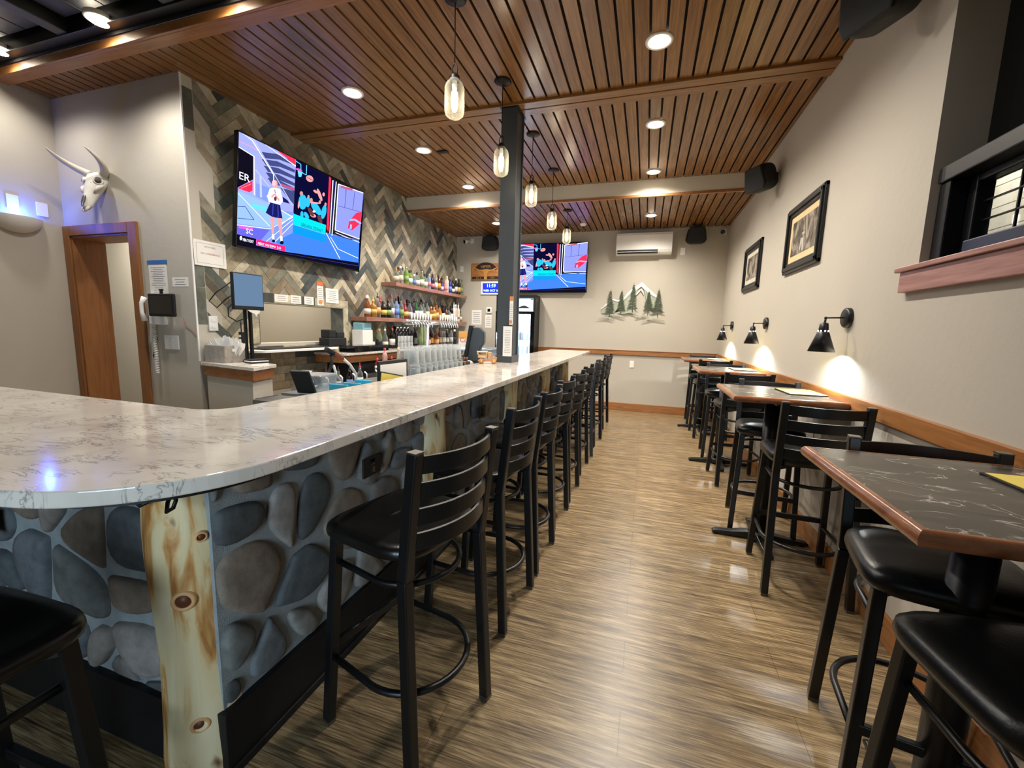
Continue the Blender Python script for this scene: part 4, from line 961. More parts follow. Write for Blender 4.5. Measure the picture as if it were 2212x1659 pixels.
('steelw',0.197,0.615,0.229,0.641,0.269,0.649,0.29,0.541,0.273,0.497,0.194,0.485,0.182,0.53),
('skin',0.249,0.686,0.247,0.665,0.241,0.647,0.232,0.637,0.223,0.638,0.216,0.648,0.213,0.666,0.215,0.687,0.221,0.705,0.23,0.715,0.239,0.715,0.246,0.704),
('skinp',0.237,0.688,0.235,0.673,0.231,0.659,0.224,0.652,0.218,0.652,0.213,0.66,0.211,0.673,0.212,0.689,0.216,0.702,0.223,0.709,0.229,0.709,0.235,0.701),
('ink',0.233,0.624,0.24,0.551,0.236,0.549,0.229,0.621),
('skin',0.206,0.54,0.226,0.584,0.235,0.578,0.215,0.533),
('skin',0.235,0.588,0.268,0.539,0.258,0.525,0.226,0.574),
('brown',0.246,0.541,0.245,0.529,0.242,0.519,0.237,0.514,0.232,0.515,0.229,0.521,0.227,0.532,0.228,0.543,0.231,0.553,0.236,0.559,0.241,0.558,0.245,0.552),
('navy',0.203,0.485,0.27,0.491,0.291,0.367,0.222,0.35,0.176,0.373),
('indigo',0.227,0.483,0.224,0.368,0.218,0.366,0.221,0.481),
('indigo',0.258,0.486,0.265,0.369,0.258,0.366,0.252,0.482),
('skin',0.207,0.35,0.235,0.357,0.235,0.185,0.221,0.185),
('skin',0.252,0.356,0.285,0.367,0.294,0.192,0.279,0.19),
('white',0.221,0.185,0.237,0.186,0.24,0.139,0.224,0.136),
('white',0.279,0.189,0.295,0.191,0.298,0.137,0.282,0.133),
('ink',0.245,0.123,0.244,0.115,0.24,0.108,0.235,0.105,0.229,0.105,0.225,0.108,0.223,0.115,0.225,0.123,0.228,0.129,0.234,0.133,0.239,0.133,0.244,0.129),
('ink',0.306,0.128,0.305,0.119,0.3,0.11,0.293,0.105,0.286,0.105,0.28,0.11,0.278,0.119,0.28,0.128,0.285,0.137,0.292,0.142,0.299,0.142,0.304,0.137),
('white',0.195,0.541,0.194,0.535,0.191,0.53,0.187,0.527,0.183,0.526,0.18,0.528,0.179,0.533,0.18,0.538,0.183,0.544,0.187,0.547,0.191,0.548,0.194,0.546),
('ink',0,0.037,0.004,0.101,0.119,0.099,0.12,0.038,0.319,0.039,0.993,0.105,1,0,0,0),
('white',0.035,0.077,0.034,0.066,0.031,0.057,0.028,0.053,0.024,0.054,0.021,0.061,0.02,0.071,0.021,0.082,0.023,0.091,0.027,0.095,0.031,0.094,0.033,0.087),
('pinkh',0.121,0.099,0.318,0.095,0.318,0.041,0.121,0.047),
('indigo',0.001,-0.01,0.996,0.067,0.996,0.061,0.001,-0.014)]
TVM = {k: emit('screen '+k, v, 0.95) for k, v in TVC.items()}
tvkeys = list(TVC)
M['tv_text'] = emit('screen lettering white', 'f4f6ff', 1.1); M['tv_text_dark'] = emit('screen lettering dark', '0a4a70', 1.2)
def television(label, W, H, loc, right, up, back, mount):
    t = thing('television', label, 'television', loc); fr_ = frame((0, 0, 0), right, up)
    MB().box(-W/2, W/2, -H/2, H/2, -0.045, -0.012, fr_).box(-W*0.3, W*0.3, -H*0.35, H*0.3, -0.07, -0.045, fr_).build('cabinet', M['black_gloss'], t, bevel=0.004)
    b = MB(); e = 0.009
    for q in ((-W/2, W/2, -H/2, -H/2+e*1.6), (-W/2, W/2, H/2-e, H/2), (-W/2, -W/2+e, -H/2, H/2), (W/2-e, W/2, -H/2, H/2)): b.box(*q, -0.012, 0.0, fr_)
    b.build('bezel', M['black_gloss'], t)
    w_, h_ = W-2*e, H-2.4*e; b = MB(); x0, y0 = -w_/2, -H/2+e*1.5
    for k, it in enumerate(TVART):
        c = it[0]; p = list(zip(it[1::2], it[2::2]))
        area = sum(p[i][0]*p[(i+1) % len(p)][1]-p[(i+1) % len(p)][0]*p[i][1] for i in range(len(p)))
        if area < 0: p = p[::-1]
        z = -0.0105+k*0.00003
        def cl(v): return min(1.0, max(0.0, v))
        b.cur = tvkeys.index(c); b.poly([tuple(fr_ @ Vector((x0+cl(u)*w_, y0+cl(v)*h_, z))) for u, v in p])
    b.build('screen', [TVM[k] for k in tvkeys], t)
    def tx(s_, u, v, sz, m='tv_text', sx=1.0): text(s_, sz, fr_ @ Matrix.Translation((x0+u*w_, y0+v*h_, -0.0066)), M[m], t, 'lettering', 'LEFT', 0.0001, sx)
    tx('ER', 0.006, 0.60, 0.085, sx=1.15); tx('BREANNA STEWART', 0.432, 0.345, 0.052, 'tv_text_dark', 0.62); tx('SC', 0.055, 0.13, 0.062)
    tx('NBA TODAY', 0.038, 0.052, 0.036, sx=0.52); tx('NEXT ON ESPN  5:10', 0.13, 0.052, 0.030, sx=0.92)
    d = MB(); d.box(-0.12, 0.12, -0.12, 0.12, -0.07-mount, -0.07, fr_); d.build('wall_bracket', M['black_matte'], t)
    return t
dz = 0.935; dx = 0.10; ln = math.hypot(dz, dx)
television('large television showing a basketball studio show, tilted down on the tiled wall', 1.65, ln, (-3.39, 3.665, 2.488), (0, 1, 0), (dx, 0, dz), None, 0.06)
television('television showing the studio show on the back wall behind the steel post', 1.535, 0.845, (-1.803, D-0.10, 2.45), (1, 0, 0), (0, -0.05, 0.82), None, 0.0)

# ================================================================== BOTTLES
def proto_bottle(kind):
    P = {'tall': [(0.036, 0.0), (0.038, 0.006), (0.038, 0.17), (0.033, 0.19), (0.016, 0.215), (0.014, 0.27)],
         'wine': [(0.036, 0.0), (0.037, 0.006), (0.037, 0.19), (0.03, 0.215), (0.014, 0.24), (0.013, 0.30)],
         'squat': [(0.044, 0.0), (0.048, 0.008), (0.048, 0.135), (0.040, 0.158), (0.017, 0.178), (0.015, 0.225)],
         'bulb': [(0.038, 0.0), (0.041, 0.008), (0.041, 0.13), (0.030, 0.175), (0.015, 0.205), (0.013, 0.26)],
         'small': [(0.028, 0.0), (0.029, 0.005), (0.029, 0.12), (0.013, 0.15), (0.012, 0.185)],
         'slim': [(0.030, 0.0), (0.031, 0.005), (0.034, 0.20), (0.026, 0.235), (0.013, 0.25), (0.013, 0.30)]}[kind]
    sq = kind in ('square',); r = P[1][0]; top = P[-1][1]
    a = MB().lathe(P, seg=20); a.lathe([], seg=3) if False else None
    lab = MB().lathe([(r+0.0008, P[2][1]*0.28), (r+0.0012, P[2][1]*0.28), (r+0.0012, P[2][1]*0.78), (r+0.0008, P[2][1]*0.78)], seg=20, close=False)
    cap = MB().lathe([(P[-1][0]+0.003, top-0.03), (P[-1][0]+0.003, top+0.004), (0.0001, top+0.005)], seg=14, close=False)
    pour = MB().lathe([(P[-1][0]+0.002, top-0.008), (P[-1][0]+0.002, top+0.006), (0.005, top+0.012), (0.004, top+0.05), (0.0001, top+0.052)], seg=10, close=False)
    return {'body': a, 'label': lab, 'cap': cap, 'pourer': pour}
BM = {}
for k, mb in {k: proto_bottle(k) for k in ('tall', 'wine', 'squat', 'bulb', 'small', 'slim')}.items():
    for part, b in mb.items():
        o = b.build(part, M['white']); BM[k, part] = o.data; bpy.data.objects.remove(o)
LQ = {'clear': see_through('clear bottle', 'b9bfba', 0.86), 'green': plain('green glass', '2c5a34', 0.08), 'lime': see_through('lime glass', '7f9a4c', 0.35), 'amber': plain('amber liquor', '7e4420', 0.1), 'gold': plain('golden liquor', '96692c', 0.12),
      'dark': plain('dark glass', '1a0f0c', 0.1), 'red': plain('red liquor', '7c2a2c', 0.12), 'blue': plain('cobalt glass', '231f86', 0.1), 'sky': see_through('pale blue glass', '8ea6d0', 0.45), 'pink': plain('pink liquor', 'b98a80', 0.15), 'purple': plain('purple glass', '2c1833', 0.1),
      'violet': plain('violet glass', '4f3a94', 0.12), 'milk': plain('white bottle', 'd3ccc4', 0.3), 'black': plain('black bottle', '0c0b0c', 0.12), 'peach': plain('rose bottle', 'cfae9f', 0.25), 'brown': plain('brown glass', '4a2412', 0.1), 'pale': see_through('pale green glass', '8f9c74', 0.6)}
LB = {'cream': 'cfc6aa', 'white': 'd4d2cc', 'yellow': 'bfa550', 'green': '76925a', 'red': 'b0302c', 'pink': 'b8747c', 'black': '151515', 'blue': '5878c0', 'orange': 'd0923c', 'tan': 'cfa06a', 'silver': 'a9b0b8'}
LB = {k: plain('label '+k, v, 0.55) for k, v in LB.items()}
CP = {'black': M['black_matte'], 'white': M['white'], 'red': M['red'], 'gold': plain('gold cap', 'b8923f', 0.3, 0.7), 'silver': M['steel'], 'yellow': M['yellow'], 'wood': plain('cork cap', 'a27850', 0.6)}
def bottle(kind, liq, lab, cap, x, y, z, label, group, sc=1.0, pour=False, cat='bottle'):
    t = thing('liquor_bottle', label, cat, (x, y, z), random.uniform(0, 6.28), group); t.scale = (sc, sc, sc*random.uniform(0.96, 1.04))
    for part, mt in (('body', LQ[liq]), ('label', LB.get(lab)), ('pourer' if pour else 'cap', CP.get(cap))):
        if mt is None: continue
        o = bpy.data.objects.new(part, BM[kind, part]); COL.objects.link(o); o.parent = t; o.material_slots[0].link = 'OBJECT'; o.material_slots[0].material = mt
    return t
LQN = {'clear': 'clear', 'lime': 'lime green', 'sky': 'pale blue', 'milk': 'white', 'blue': 'cobalt blue', 'pale': 'pale green', 'peach': 'rose', 'dark': 'very dark'}
def row(items, where, group, x, y0, y1, z, zl, jx=0.02, pour=False, sc=1.0, extra=''):
    n = len(items)
    for i, it in enumerate(items):
        kind, liq, lab, cap = it[:4]; ys = y0+(y1-y0)*(i+0.5)/n if len(it) < 5 else it[4]
        nm = '%s bottle with %s label, %s from left %s' % (LQN.get(liq, liq), lab, ORD[i], where) if lab else '%s bottle without label, %s from left %s' % (LQN.get(liq, liq), ORD[i], where)
        bottle(kind, liq, lab, cap, x+random.uniform(-jx, jx), ys, z, nm, group, sc*(it[5] if len(it) > 5 else 1.0), pour and i % 3 != 0)
def shelf(name, label, y0, y1, z1, th=0.052):
    tag(MB().box(XL+0.001, XL+0.24, y0, y1, z1-th, z1).build(name, M['shelfwood'], None, bevel=0.003), label, 'shelf')
M['shelfwood'] = wood('rosy shelf wood', '6e4838', '926450', 'a67a68', (18, 1.2, 18), 0.35)
shelf('upper_shelf', 'upper floating oak shelf of liquor bottles on the tiled wall', 5.08, 7.46, 1.965)
shelf('lower_shelf', 'lower floating oak shelf of liquor bottles on the tiled wall', 4.43, 7.46, 1.475)
up = [('squat', 'clear', 'cream', 'wood'), ('tall', 'clear', 'cream', 'white'), ('tall', 'lime', 'green', 'green'), ('squat', 'lime', 'white', 'black'), ('small', 'clear', 'blue', 'white'), ('squat', 'clear', 'white', 'black'), ('tall', 'pale', 'white', 'silver'), ('squat', 'pale', 'white', 'black'),
      ('tall', 'sky', 'pink', 'silver'), ('bulb', 'purple', 'pink', 'black'), ('tall', 'clear', 'white', 'gold'), ('tall', 'brown', 'orange', 'black'), ('small', 'violet', 'white', 'black'), ('bulb', 'pink', 'pink', 'gold'), ('slim', 'milk', 'white', 'white'), ('tall', 'blue', 'blue', 'black'),
      ('bulb', 'black', 'white', 'black'), ('wine', 'black', 'cream', 'white'), ('wine', 'dark', 'tan', 'black'), ('wine', 'pale', 'green', 'green')]
for k, it in enumerate(up):
    if it[3] == 'green': up[k] = it[:3] + ('silver',)
row(up, 'on the upper shelf', 'bottles on the upper shelf', XL+0.16, 5.16, 7.42, 1.966, 0, 0.015, sc=0.92)
upb = [('tall', 'gold', 'cream', 'black'), ('tall', 'clear', 'silver', 'black'), ('tall', 'clear', 'white', 'wood'), ('tall', 'dark', 'cream', 'black'), ('tall', 'amber', 'tan', 'black'), ('bulb', 'clear', 'cream', 'gold')]
row(upb, 'in upper shelf back row', 'back row bottles on the upper shelf', XL+0.055, 5.25, 7.3, 1.966, 0, 0.004, sc=0.92)
lo = [('bulb', 'amber', 'white', 'white'), ('squat', 'gold', 'yellow', 'yellow'), ('tall', 'clear', 'tan', 'black'), ('squat', 'dark', 'yellow', 'black'), ('squat', 'dark', 'green', 'black'), ('tall', 'clear', 'white', 'red'), ('tall', 'sky', 'blue', 'black'), ('tall', 'clear', 'green', 'black'), ('squat', 'red', 'yellow', 'red'),
      ('bulb', 'clear', 'silver', 'black'), ('bulb', 'purple', 'pink', 'black'), ('tall', 'green', 'white', 'black'), ('tall', 'clear', 'white', 'black'), ('bulb', 'clear', 'silver', 'black'), ('tall', 'clear', 'cream', 'black'), ('squat', 'amber', 'yellow', 'gold'), ('squat', 'gold', 'yellow', 'black'), ('tall', 'amber', 'tan', 'black'),
      ('bulb', 'gold', 'orange', 'black'), ('tall', 'dark', 'cream', 'black'), ('squat', 'brown', 'cream', 'black'), ('squat', 'clear', 'silver', 'black'), ('tall', 'dark', 'white', 'black'), ('slim', 'milk', 'white', 'white'), ('slim', 'peach', 'white', 'white'), ('slim', 'milk', 'pink', 'white'), ('small', 'pale', 'white', 'black')]
row(lo, 'on the lower shelf', 'bottles on the lower shelf', XL+0.165, 4.5, 7.42, 1.476, 0, 0.012, pour=True, sc=0.98)
lob = [('tall', 'red', 'red', 'red'), ('tall', 'clear', 'white', 'red'), ('wine', 'dark', 'red', 'red'), ('tall', 'purple', 'black', 'black'), ('tall', 'clear', 'white', 'black'), ('wine', 'dark', 'cream', 'black'), ('tall', 'clear', 'silver', 'black'), ('wine', 'gold', 'yellow', 'gold'), ('tall', 'dark', 'black', 'black'), ('tall', 'dark', 'tan', 'black'), ('tall', 'clear', 'white', 'black')]
row(lob, 'in lower shelf back row', 'back row bottles on the lower shelf', XL+0.055, 4.85, 7.3, 1.476, 0, 0.004, pour=True, sc=1.02)
bc = [('tall', 'pale', 'black', 'wood', 4.74), ('bulb', 'clear', 'cream', 'white', 4.87), ('tall', 'dark', 'white', 'red', 5.04), ('tall', 'black', 'black', 'black', 5.52), ('tall', 'black', 'silver', 'black', 5.62), ('squat', 'brown', 'tan', 'black', 6.02), ('tall', 'dark', 'orange', 'black', 6.15), ('squat', 'amber', 'tan', 'black', 6.30), ('tall', 'brown', 'tan', 'black', 6.44), ('tall', 'clear', 'white', 'black', 6.58), ('tall', 'dark', 'cream', 'silver', 6.72), ('tall', 'clear', 'silver', 'black', 6.86), ('tall', 'dark', 'black', 'white', 7.0)]
row(bc, 'on the back counter', 'bottles on the back counter', XL+0.2, 0, 0, 1.061, 0, 0.01, pour=True)
sp_ = [('small', 'red', 'white', 'red'), ('slim', 'pink', 'cream', 'red'), ('small', 'brown', 'white', 'red'), ('slim', 'gold', 'orange', 'yellow')]
tag(MB().box(-2.98, -2.86, 4.0, 4.62, 0.80, 0.83).box(-2.87, -2.86, 4.0, 4.62, 0.83, 0.90).box(-2.98, -2.97, 4.0, 4.62, 0.0, 0.80).build('speed_rail', M['steel']), 'narrow stainless bottle rail in front of the back counter', 'rack')
row(sp_, 'in the bottle rail below the back counter', 'syrup bottles in the speed rail', -2.92, 4.03, 4.6, 0.831, 0, 0.004, sc=0.9)

# ================================================================== TAP TOWER
t = thing('beer_tap_tower', 'polished T shaped beer tower with a long row of taps on the back counter', 'beer tower', (XL+0.33, 5.76, 1.061))
MB().lathe([(0.06, 0.0), (0.06, 0.01), (0.038, 0.02), (0.036, 0.36)], seg=28, close=True).build('column', M['chrome'], t)
MB().tube([(0, -0.62, 0.37), (0, 1.02, 0.37)], 0.038, 20).build('cross_pipe', M['chrome'], t)
for i in range(16):
    y = -0.56+i*0.078 if i < 8 else 0.30+(i-8)*0.085
    tp = MB().tube([(0.03, y, 0.37), (0.075, y, 0.37), (0.095, y, 0.345), (0.105, y, 0.30)], 0.010, 8).tube([(0.075, y, 0.37), (0.075, y, 0.405)], 0.007, 8).build('faucet', M['chrome'], t)
    MB().lathe([(0.008, 0.40), (0.013, 0.43), (0.015, 0.475), (0.008, 0.488)], (0.075, y, 0), 10).build('tap_handle', M['white'], tp)
t = thing('plastic_cup_stacks', 'row of tall black plastic cup stacks on the back counter under the taps', 'cups', (XL+0.17, 5.17, 1.061))
for k in range(4):
    MB().lathe([(0.036, 0.0), (0.043, 0.10), (0.040, 0.105), (0.044, 0.20), (0.041, 0.205), (0.045, 0.30), (0.0001, 0.302)], (0.0, 0.09*k, 0), 18).build('cup_stack', M['black_gloss'], t)
for k in range(4):
    for j in range(2):
        g = MB().lathe([(0.034, 0.0), (0.037, 0.085), (0.034, 0.085), (0.031, 0.006), (0.0001, 0.005)], (XL+0.33, 5.03+k*0.085, 1.061+j*0.088), 18, close=False).build('rocks_glass', M['glass'])
        tag(g, 'short clear glass in the two level stack on the back counter before the black cups', 'glass', 'short glasses on the back counter')
t = thing('glass_tube_stack', 'yellowish stack of tall beer glasses beside the tap tower column', 'glasses', (XL+0.34, 5.56, 1.061))
for k in range(2): MB().lathe([(0.03, 0.0), (0.036, 0.12), (0.033, 0.122), (0.036, 0.24), (0.034, 0.242), (0.036, 0.33)], (0, 0.08*k, 0), 16).build('glass_stack', LQ['pale'], t)
# beer carton on a low cooler
t = thing('beer_carton', 'white and orange beer carton with red script lettering at the end of the back counter', 'box', (-2.62, 6.1, 1.061-0.0), 0)
b = MB(); b.cur = 0; b.box(-0.15, 0.15, -0.13, 0.13, 0, 0.14); b.cur = 1; b.box(-0.15, 0.15, -0.13, 0.13, 0.14, 0.25); b.build('carton', [plain('carton white', 'ddd6cb', 0.6), plain('carton orange', 'd1984f', 0.6)], t)
text('Coors', 0.105, frame((-0.13, -0.1315, 0.085), (1, 0, 0), (0, 0, 1)), M['red'], t); text('LIGHT', 0.05, frame((-0.04, -0.1315, 0.02), (1, 0, 0), (0, 0, 1)), M['print'], t)
t = tag(MB().box(-2.85, -2.2, 5.3, 6.6, 0.0, 0.99).box(-2.86, -2.19, 5.29, 6.61, 0.99, 1.058).build('island_cooler', [M['steel']], None, bevel=0.004), 'low stainless cooler behind the bar under the beer carton', 'cooler')
t = thing('service_tray', 'long pale blue tray on the steel cooler behind the register', 'tray', (-2.4, 5.0, 1.0)); 
t.location = (-2.52, 5.55, 1.059); MB().box(-0.25, 0.3, -0.22, 0.2, 0.0, 0.02).build('tray', plain('pale blue plastic', '9fb4cf', 0.3), t, bevel=0.006)

# ================================================================== REACH-IN FRIDGE
fx0, fx1, fy, fz = -2.60, -1.875, 7.19, 1.965
t = thing('glass_door_fridge', 'tall black drinks fridge with lit header and glass door by the back wall', 'fridge', ((fx0+fx1)/2, fy, 0)); t.scale = (1, 0.72, 1); hw = (fx1-fx0)/2
b = MB(); b.box(-hw, -hw+0.04, 0.0, 0.42, 0.1, fz).box(hw-0.04, hw, 0.0, 0.42, 0.1, fz).box(-hw, hw, 0.38, 0.42, 0.1, fz).box(-hw+0.04, hw-0.04, 0, 0.38, fz-0.05, fz).box(-hw+0.04, hw-0.04, 0, 0.38, 0.1, 0.2).box(-hw+0.02, hw-0.02, 0.05, 0.36, 0.0, 0.1)
b.build('cabinet', M['black'], t)
MB().box(-hw+0.04, hw-0.04, 0.365, 0.378, 0.2, fz-0.06).box(-hw+0.04, -hw+0.05, 0.03, 0.365, 0.2, fz-0.06).box(hw-0.05, hw-0.04, 0.03, 0.365, 0.2, fz-0.06).build('liner', plain('white fridge liner', 'dfe6ea', 0.5), t)
MB().box(-hw+0.05, hw-0.09, -0.004, 0.002, 1.735, 1.895).build('lit_header', emit('backlit sign', (0.93, 0.97, 1.0), 3.0), t)
mp = [(-hw+0.05, 1.735)]; 
for k, zz in enumerate((0.0, 0.015, 0.05, 0.062, 0.04, 0.02, 0.045, 0.05, 0.03, 0.0)): mp.append((-hw+0.05+(2*hw-0.14)*(0.2+0.8*k/9), 1.735+zz))
mp.append((hw-0.09, 1.735)); 
MB().prism([(x, z) for x, z in mp], 0, 0.002, frame((0, -0.0045, 0), (1, 0, 0), (0, 0, 1))).build('mountain_silhouette', M['black_matte'], t)
dr = MB(); 
for q in ((-hw, -hw+0.06, 0.12, 1.68), (hw-0.075, hw, 0.12, 1.68), (-hw+0.06, hw-0.075, 0.12, 0.2), (-hw+0.06, hw-0.075, 1.63, 1.68)): dr.box(q[0], q[1], -0.045, -0.005, q[2], q[3])
door = dr.build('door', M['black_gloss'], t, bevel=0.004); MB().box(-hw+0.06, hw-0.075, -0.03, -0.02, 0.2, 1.63).build('door_glass', M['glass'], door)
MB().tube([(-hw+0.03, -0.07, 0.9), (-hw+0.03, -0.07, 1.3)], 0.01, 8).build('door_handle', M['chrome'], door)
for k in range(5): MB().box(-hw+0.05, hw-0.05, 0.06, 0.36, 0.28+k*0.29, 0.29+k*0.29).box(-hw+0.05, hw-0.05, 0.05, 0.062, 0.27+k*0.29, 0.305+k*0.29).build('fridge_shelf', M['white'], t)
light('fridge_strip', 'AREA', (0, 0.05, fz-0.34), 45, (0.62, 0.82, 1.0), (0.5, 0.05), (0.3, 0, 0), parent=t)
light('fridge_strip', 'AREA', (hw-0.07, 0.03, 0.9), 14, (0.62, 0.82, 1.0), (0.03, 1.2), (PI/2, 0, 0.55), parent=t)
CANM = [plain('can silver', 'c8ced6', 0.35), plain('can pale blue', '9cc4e0', 0.35), plain('can white', 'e6eaee', 0.4), plain('can dark', '3a4250', 0.35), plain('can teal', '5fa0b0', 0.35)]
cm = MB().lathe([(0.028, 0.0), (0.033, 0.008), (0.033, 0.112), (0.026, 0.122), (0.0001, 0.122)], seg=14, close=False).build('can', CANM[0]); cmesh = cm.data; bpy.data.objects.remove(cm)
shn = ['bottom', 'second lowest', 'middle', 'second highest', 'top']
for k in range(2, 5):
    for i in range(8):
        o = bpy.data.objects.new('drink_can', cmesh); COL.objects.link(o); o.location = ((fx0+fx1)/2-hw+0.09+i*0.072, fy+0.10, 0.2915+k*0.29); o.scale = (1, 1, 1.25 if k % 2 else 1.6)
        o.material_slots[0].link = 'OBJECT'; ci = (i*3+k) % 5; o.material_slots[0].material = CANM[ci]
        tag(o, '%s drink can, %s from the left on the %s fridge shelf' % (('silver', 'pale blue', 'white', 'dark', 'teal')[ci], ORD[i], shn[k]), 'can', 'drinks in the fridge')

# ================================================================== BACK WALL THINGS
def yw(x, z, d=0.0): return frame((x, D-d, z), (1, 0, 0), (0, 0, 1))
t = thing('air_conditioner', 'white wall mounted air conditioner with open louvre on the back wall', 'air conditioner', (-0.134, D, 2.80))
pr = [(0, -0.165), (-0.13, -0.165), (-0.17, -0.135), (-0.19, -0.10), (-0.195, 0.13), (-0.18, 0.17), (0, 0.172)]
Rx = Matrix(((0, 0, 1, 0), (1, 0, 0, 0), (0, 1, 0, 0), (0, 0, 0, 1)))
MB().prism(pr, -0.435, 0.435, Rx).build('casing', M['white'], t, bevel=0.005)
MB().box(-0.41, 0.22, -0.196, -0.16, -0.128, -0.098).box(-0.41, 0.22, -0.18, -0.14, -0.155, -0.135).build('air_slot', M['black_matte'], t)
MB().box(-0.41, 0.22, -0.205, -0.19, -0.133, -0.128).build('louvre', M['white'], t)
t2 = thing('wall_speaker', 'black wall speaker on the back wall right of the air conditioner', 'speaker', (0.645, D-0.14, 2.905), 0, 'black wall speakers')
def speaker_parts(t, w, h, d):
    b = MB(); prof = []; n = 14
    o = [(-w/2*0.78, h/2), (w/2*0.78, h/2), (w/2, -h*0.25), (w/2*0.88, -h/2), (-w/2*0.88, -h/2), (-w/2, -h*0.25)]
    R_ = Matrix(((1, 0, 0, 0), (0, 0, 1, 0), (0, 1, 0, 0), (0, 0, 0, 1)))
    b.prism(o, -d/2, d/2, R_).build('cabinet', M['black_matte'], t, bevel=0.075, segs=8)
    k = 0.9; b = MB().prism([(x*k, z*k) for x, z in o], -d/2-0.012, -d/2+0.01, R_).build('grille', M['grille'], t, bevel=0.01)
    MB().box(-0.025, 0.025, d/2-0.01, d/2+0.09, -0.03, 0.03).build('bracket', M['black_matte'], t, bevel=0.004)
M['grille'] = plain('speaker grille', '101416', 0.7, var=0.3, scale=60, bump=0.4)
speaker_parts(t2, 0.31, 0.26, 0.2); t2.rotation_euler = (0.15, 0, 0)
s2 = dup(t2, (-2.80, D-0.14, 2.90), 0, 'black wall speaker on the back wall left of the steel post'); s2.rotation_euler = (0.15, 0, 0)
s3 = dup(t2, (0.985, 4.90, 2.92), 0, 'black wall speaker high on the right wall beyond the framed pictures'); s3.rotation_euler = (0.25, 0.0, math.radians(-60)); s3.scale = (0.9, 0.9, 0.95)
s4 = dup(t2, (0.95, 2.60, 2.98), 0, 'black wall speaker high on the right wall, cut by the top edge'); s4.rotation_euler = (0.25, 0.0, math.radians(-62)); s4.scale = (0.95, 0.95, 1.0)
def cctv(x, lab, side):
    t = thing('security_camera', lab, 'security camera', (x, D, 2.98), 0)
    MB().box(-0.035, 0.035, -0.012, 0, -0.045, 0.045).build('mount_plate', M['white'], t, bevel=0.004)
    MB().tube([(0, -0.01, 0), (side*0.03, -0.05, -0.01), (side*0.09, -0.07, -0.02)], 0.008, 8).build('arm', M['white'], t)
    Mx = Vector((side*0.5, -0.85, -0.3)).to_track_quat('Z', 'Y').to_matrix().to_4x4(); c = (side*0.10, -0.075, -0.02)
    MB().lathe([(0.0001, -0.05), (0.025, -0.045), (0.035, -0.02), (0.036, 0.03), (0.034, 0.035)], c, 20, Mx, close=False).build('housing', M['white'], t)
    MB().lathe([(0.034, 0.034), (0.03, 0.036), (0.0001, 0.03)], c, 20, Mx, close=False).build('lens', M['black_gloss'], t)
cctv(1.06, 'small white security camera in the top right corner of the back wall', -0.3); cctv(-3.22, 'small white security camera at the top left of the back wall', -1)
outlet('wall_plate', 'white jack plate on the back wall under the right speaker', yw(0.475, 2.69), 0.07, 0.115, 'white', 'black_matte', 'wall plate', holes=False)
outlet('wall_outlet', 'white outlet low on the back wall below the oak rail', yw(-0.205, 0.82), 0.07, 0.115, 'white', 'white', 'outlet')
outlet('wall_plate', 'white switch plate on the back wall beside the tile corner', yw(-3.43, 2.47), 0.07, 0.115, 'white', 'white', 'wall plate')
sheet('wall_notice', yw(-3.11, 1.57), 0.2, 0.27, 'white framed notice on the back wall behind the register', lines=6, cat='notice')
t = thing('thermostat', 'white square thermostat with dark screen on the back wall', 'thermostat', (-2.855, D, 1.705)); R_ = yw(0, 0).to_3x3().to_4x4()
MB().box(-0.055, 0.055, -0.055, 0.055, 0, 0.02, R_).build('body', M['white'], t, bevel=0.012); MB().box(-0.028, 0.028, -0.028, 0.028, 0.02, 0.022, R_).build('display', M['black_gloss'], t)
sheet('wall_note', yw(-2.87, 1.50), 0.13, 0.24, 'small faint paper on the back wall below the thermostat', lines=5, cat='notice')
# carved sign
t = thing('carved_sign', 'carved wooden sign with a longhorn skull on the back wall left of the post', 'sign', (-2.93, D, 2.415)); R_ = yw(0, 0).to_3x3().to_4x4()
MB().box(-0.285, 0.285, -0.155, 0.155, 0, 0.03, R_).build('board', wood('carved wood', '7d4a28', 'a46a36', 'bf8a4c', (2, 12, 12), 0.5), t, bevel=0.006)
M['burn'] = plain('burnt recess', '24120a', 0.8)
b = MB(); ar = arc(0, -0.06, 0.255, PI*0.12, PI*0.88, 16); b.prism([(x*0.95, y*0.75+0.02) for x, y in ar] + [(-0.2, 0.02), (0, 0.045), (0.2, 0.02)], 0.029, 0.0315, R_)
b.box(-0.27, 0.27, -0.14, -0.09, 0.029, 0.0315, R_); b.build('carving_ground', M['burn'], t)
M['carved'] = plain('raised carved wood', 'b28445', 0.5)
b = MB(); b.prism([(-0.045, 0.04), (0.045, 0.04), (0.06, 0.0), (0.03, -0.04), (0.03, -0.13), (0.015, -0.15), (-0.015, -0.15), (-0.03, -0.13), (-0.03, -0.04), (-0.06, 0.0)], 0.03, 0.038, R_)
for s_ in (-1, 1): b.prism([(s_*0.04, 0.035), (s_*0.13, 0.035), (s_*0.22, 0.075), (s_*0.215, 0.05), (s_*0.14, 0.01), (s_*0.05, 0.005)][::s_], 0.03, 0.037, R_)
b.build('longhorn_relief', M['carved'], t)
text('VIPER', 0.075, R_ @ Matrix.Translation((0, 0.062, 0.0315)), M['carved'], t, 'carved_letters', 'CENTER', 0.002, 1.1)
text('BAR  &', 0.035, R_ @ Matrix.Translation((-0.14, -0.127, 0.0315)), M['carved'], t, 'carved_letters', 'CENTER', 0.001); text('GRILL', 0.035, R_ @ Matrix.Translation((0.14, -0.127, 0.0315)), M['carved'], t, 'carved_letters', 'CENTER', 0.001)
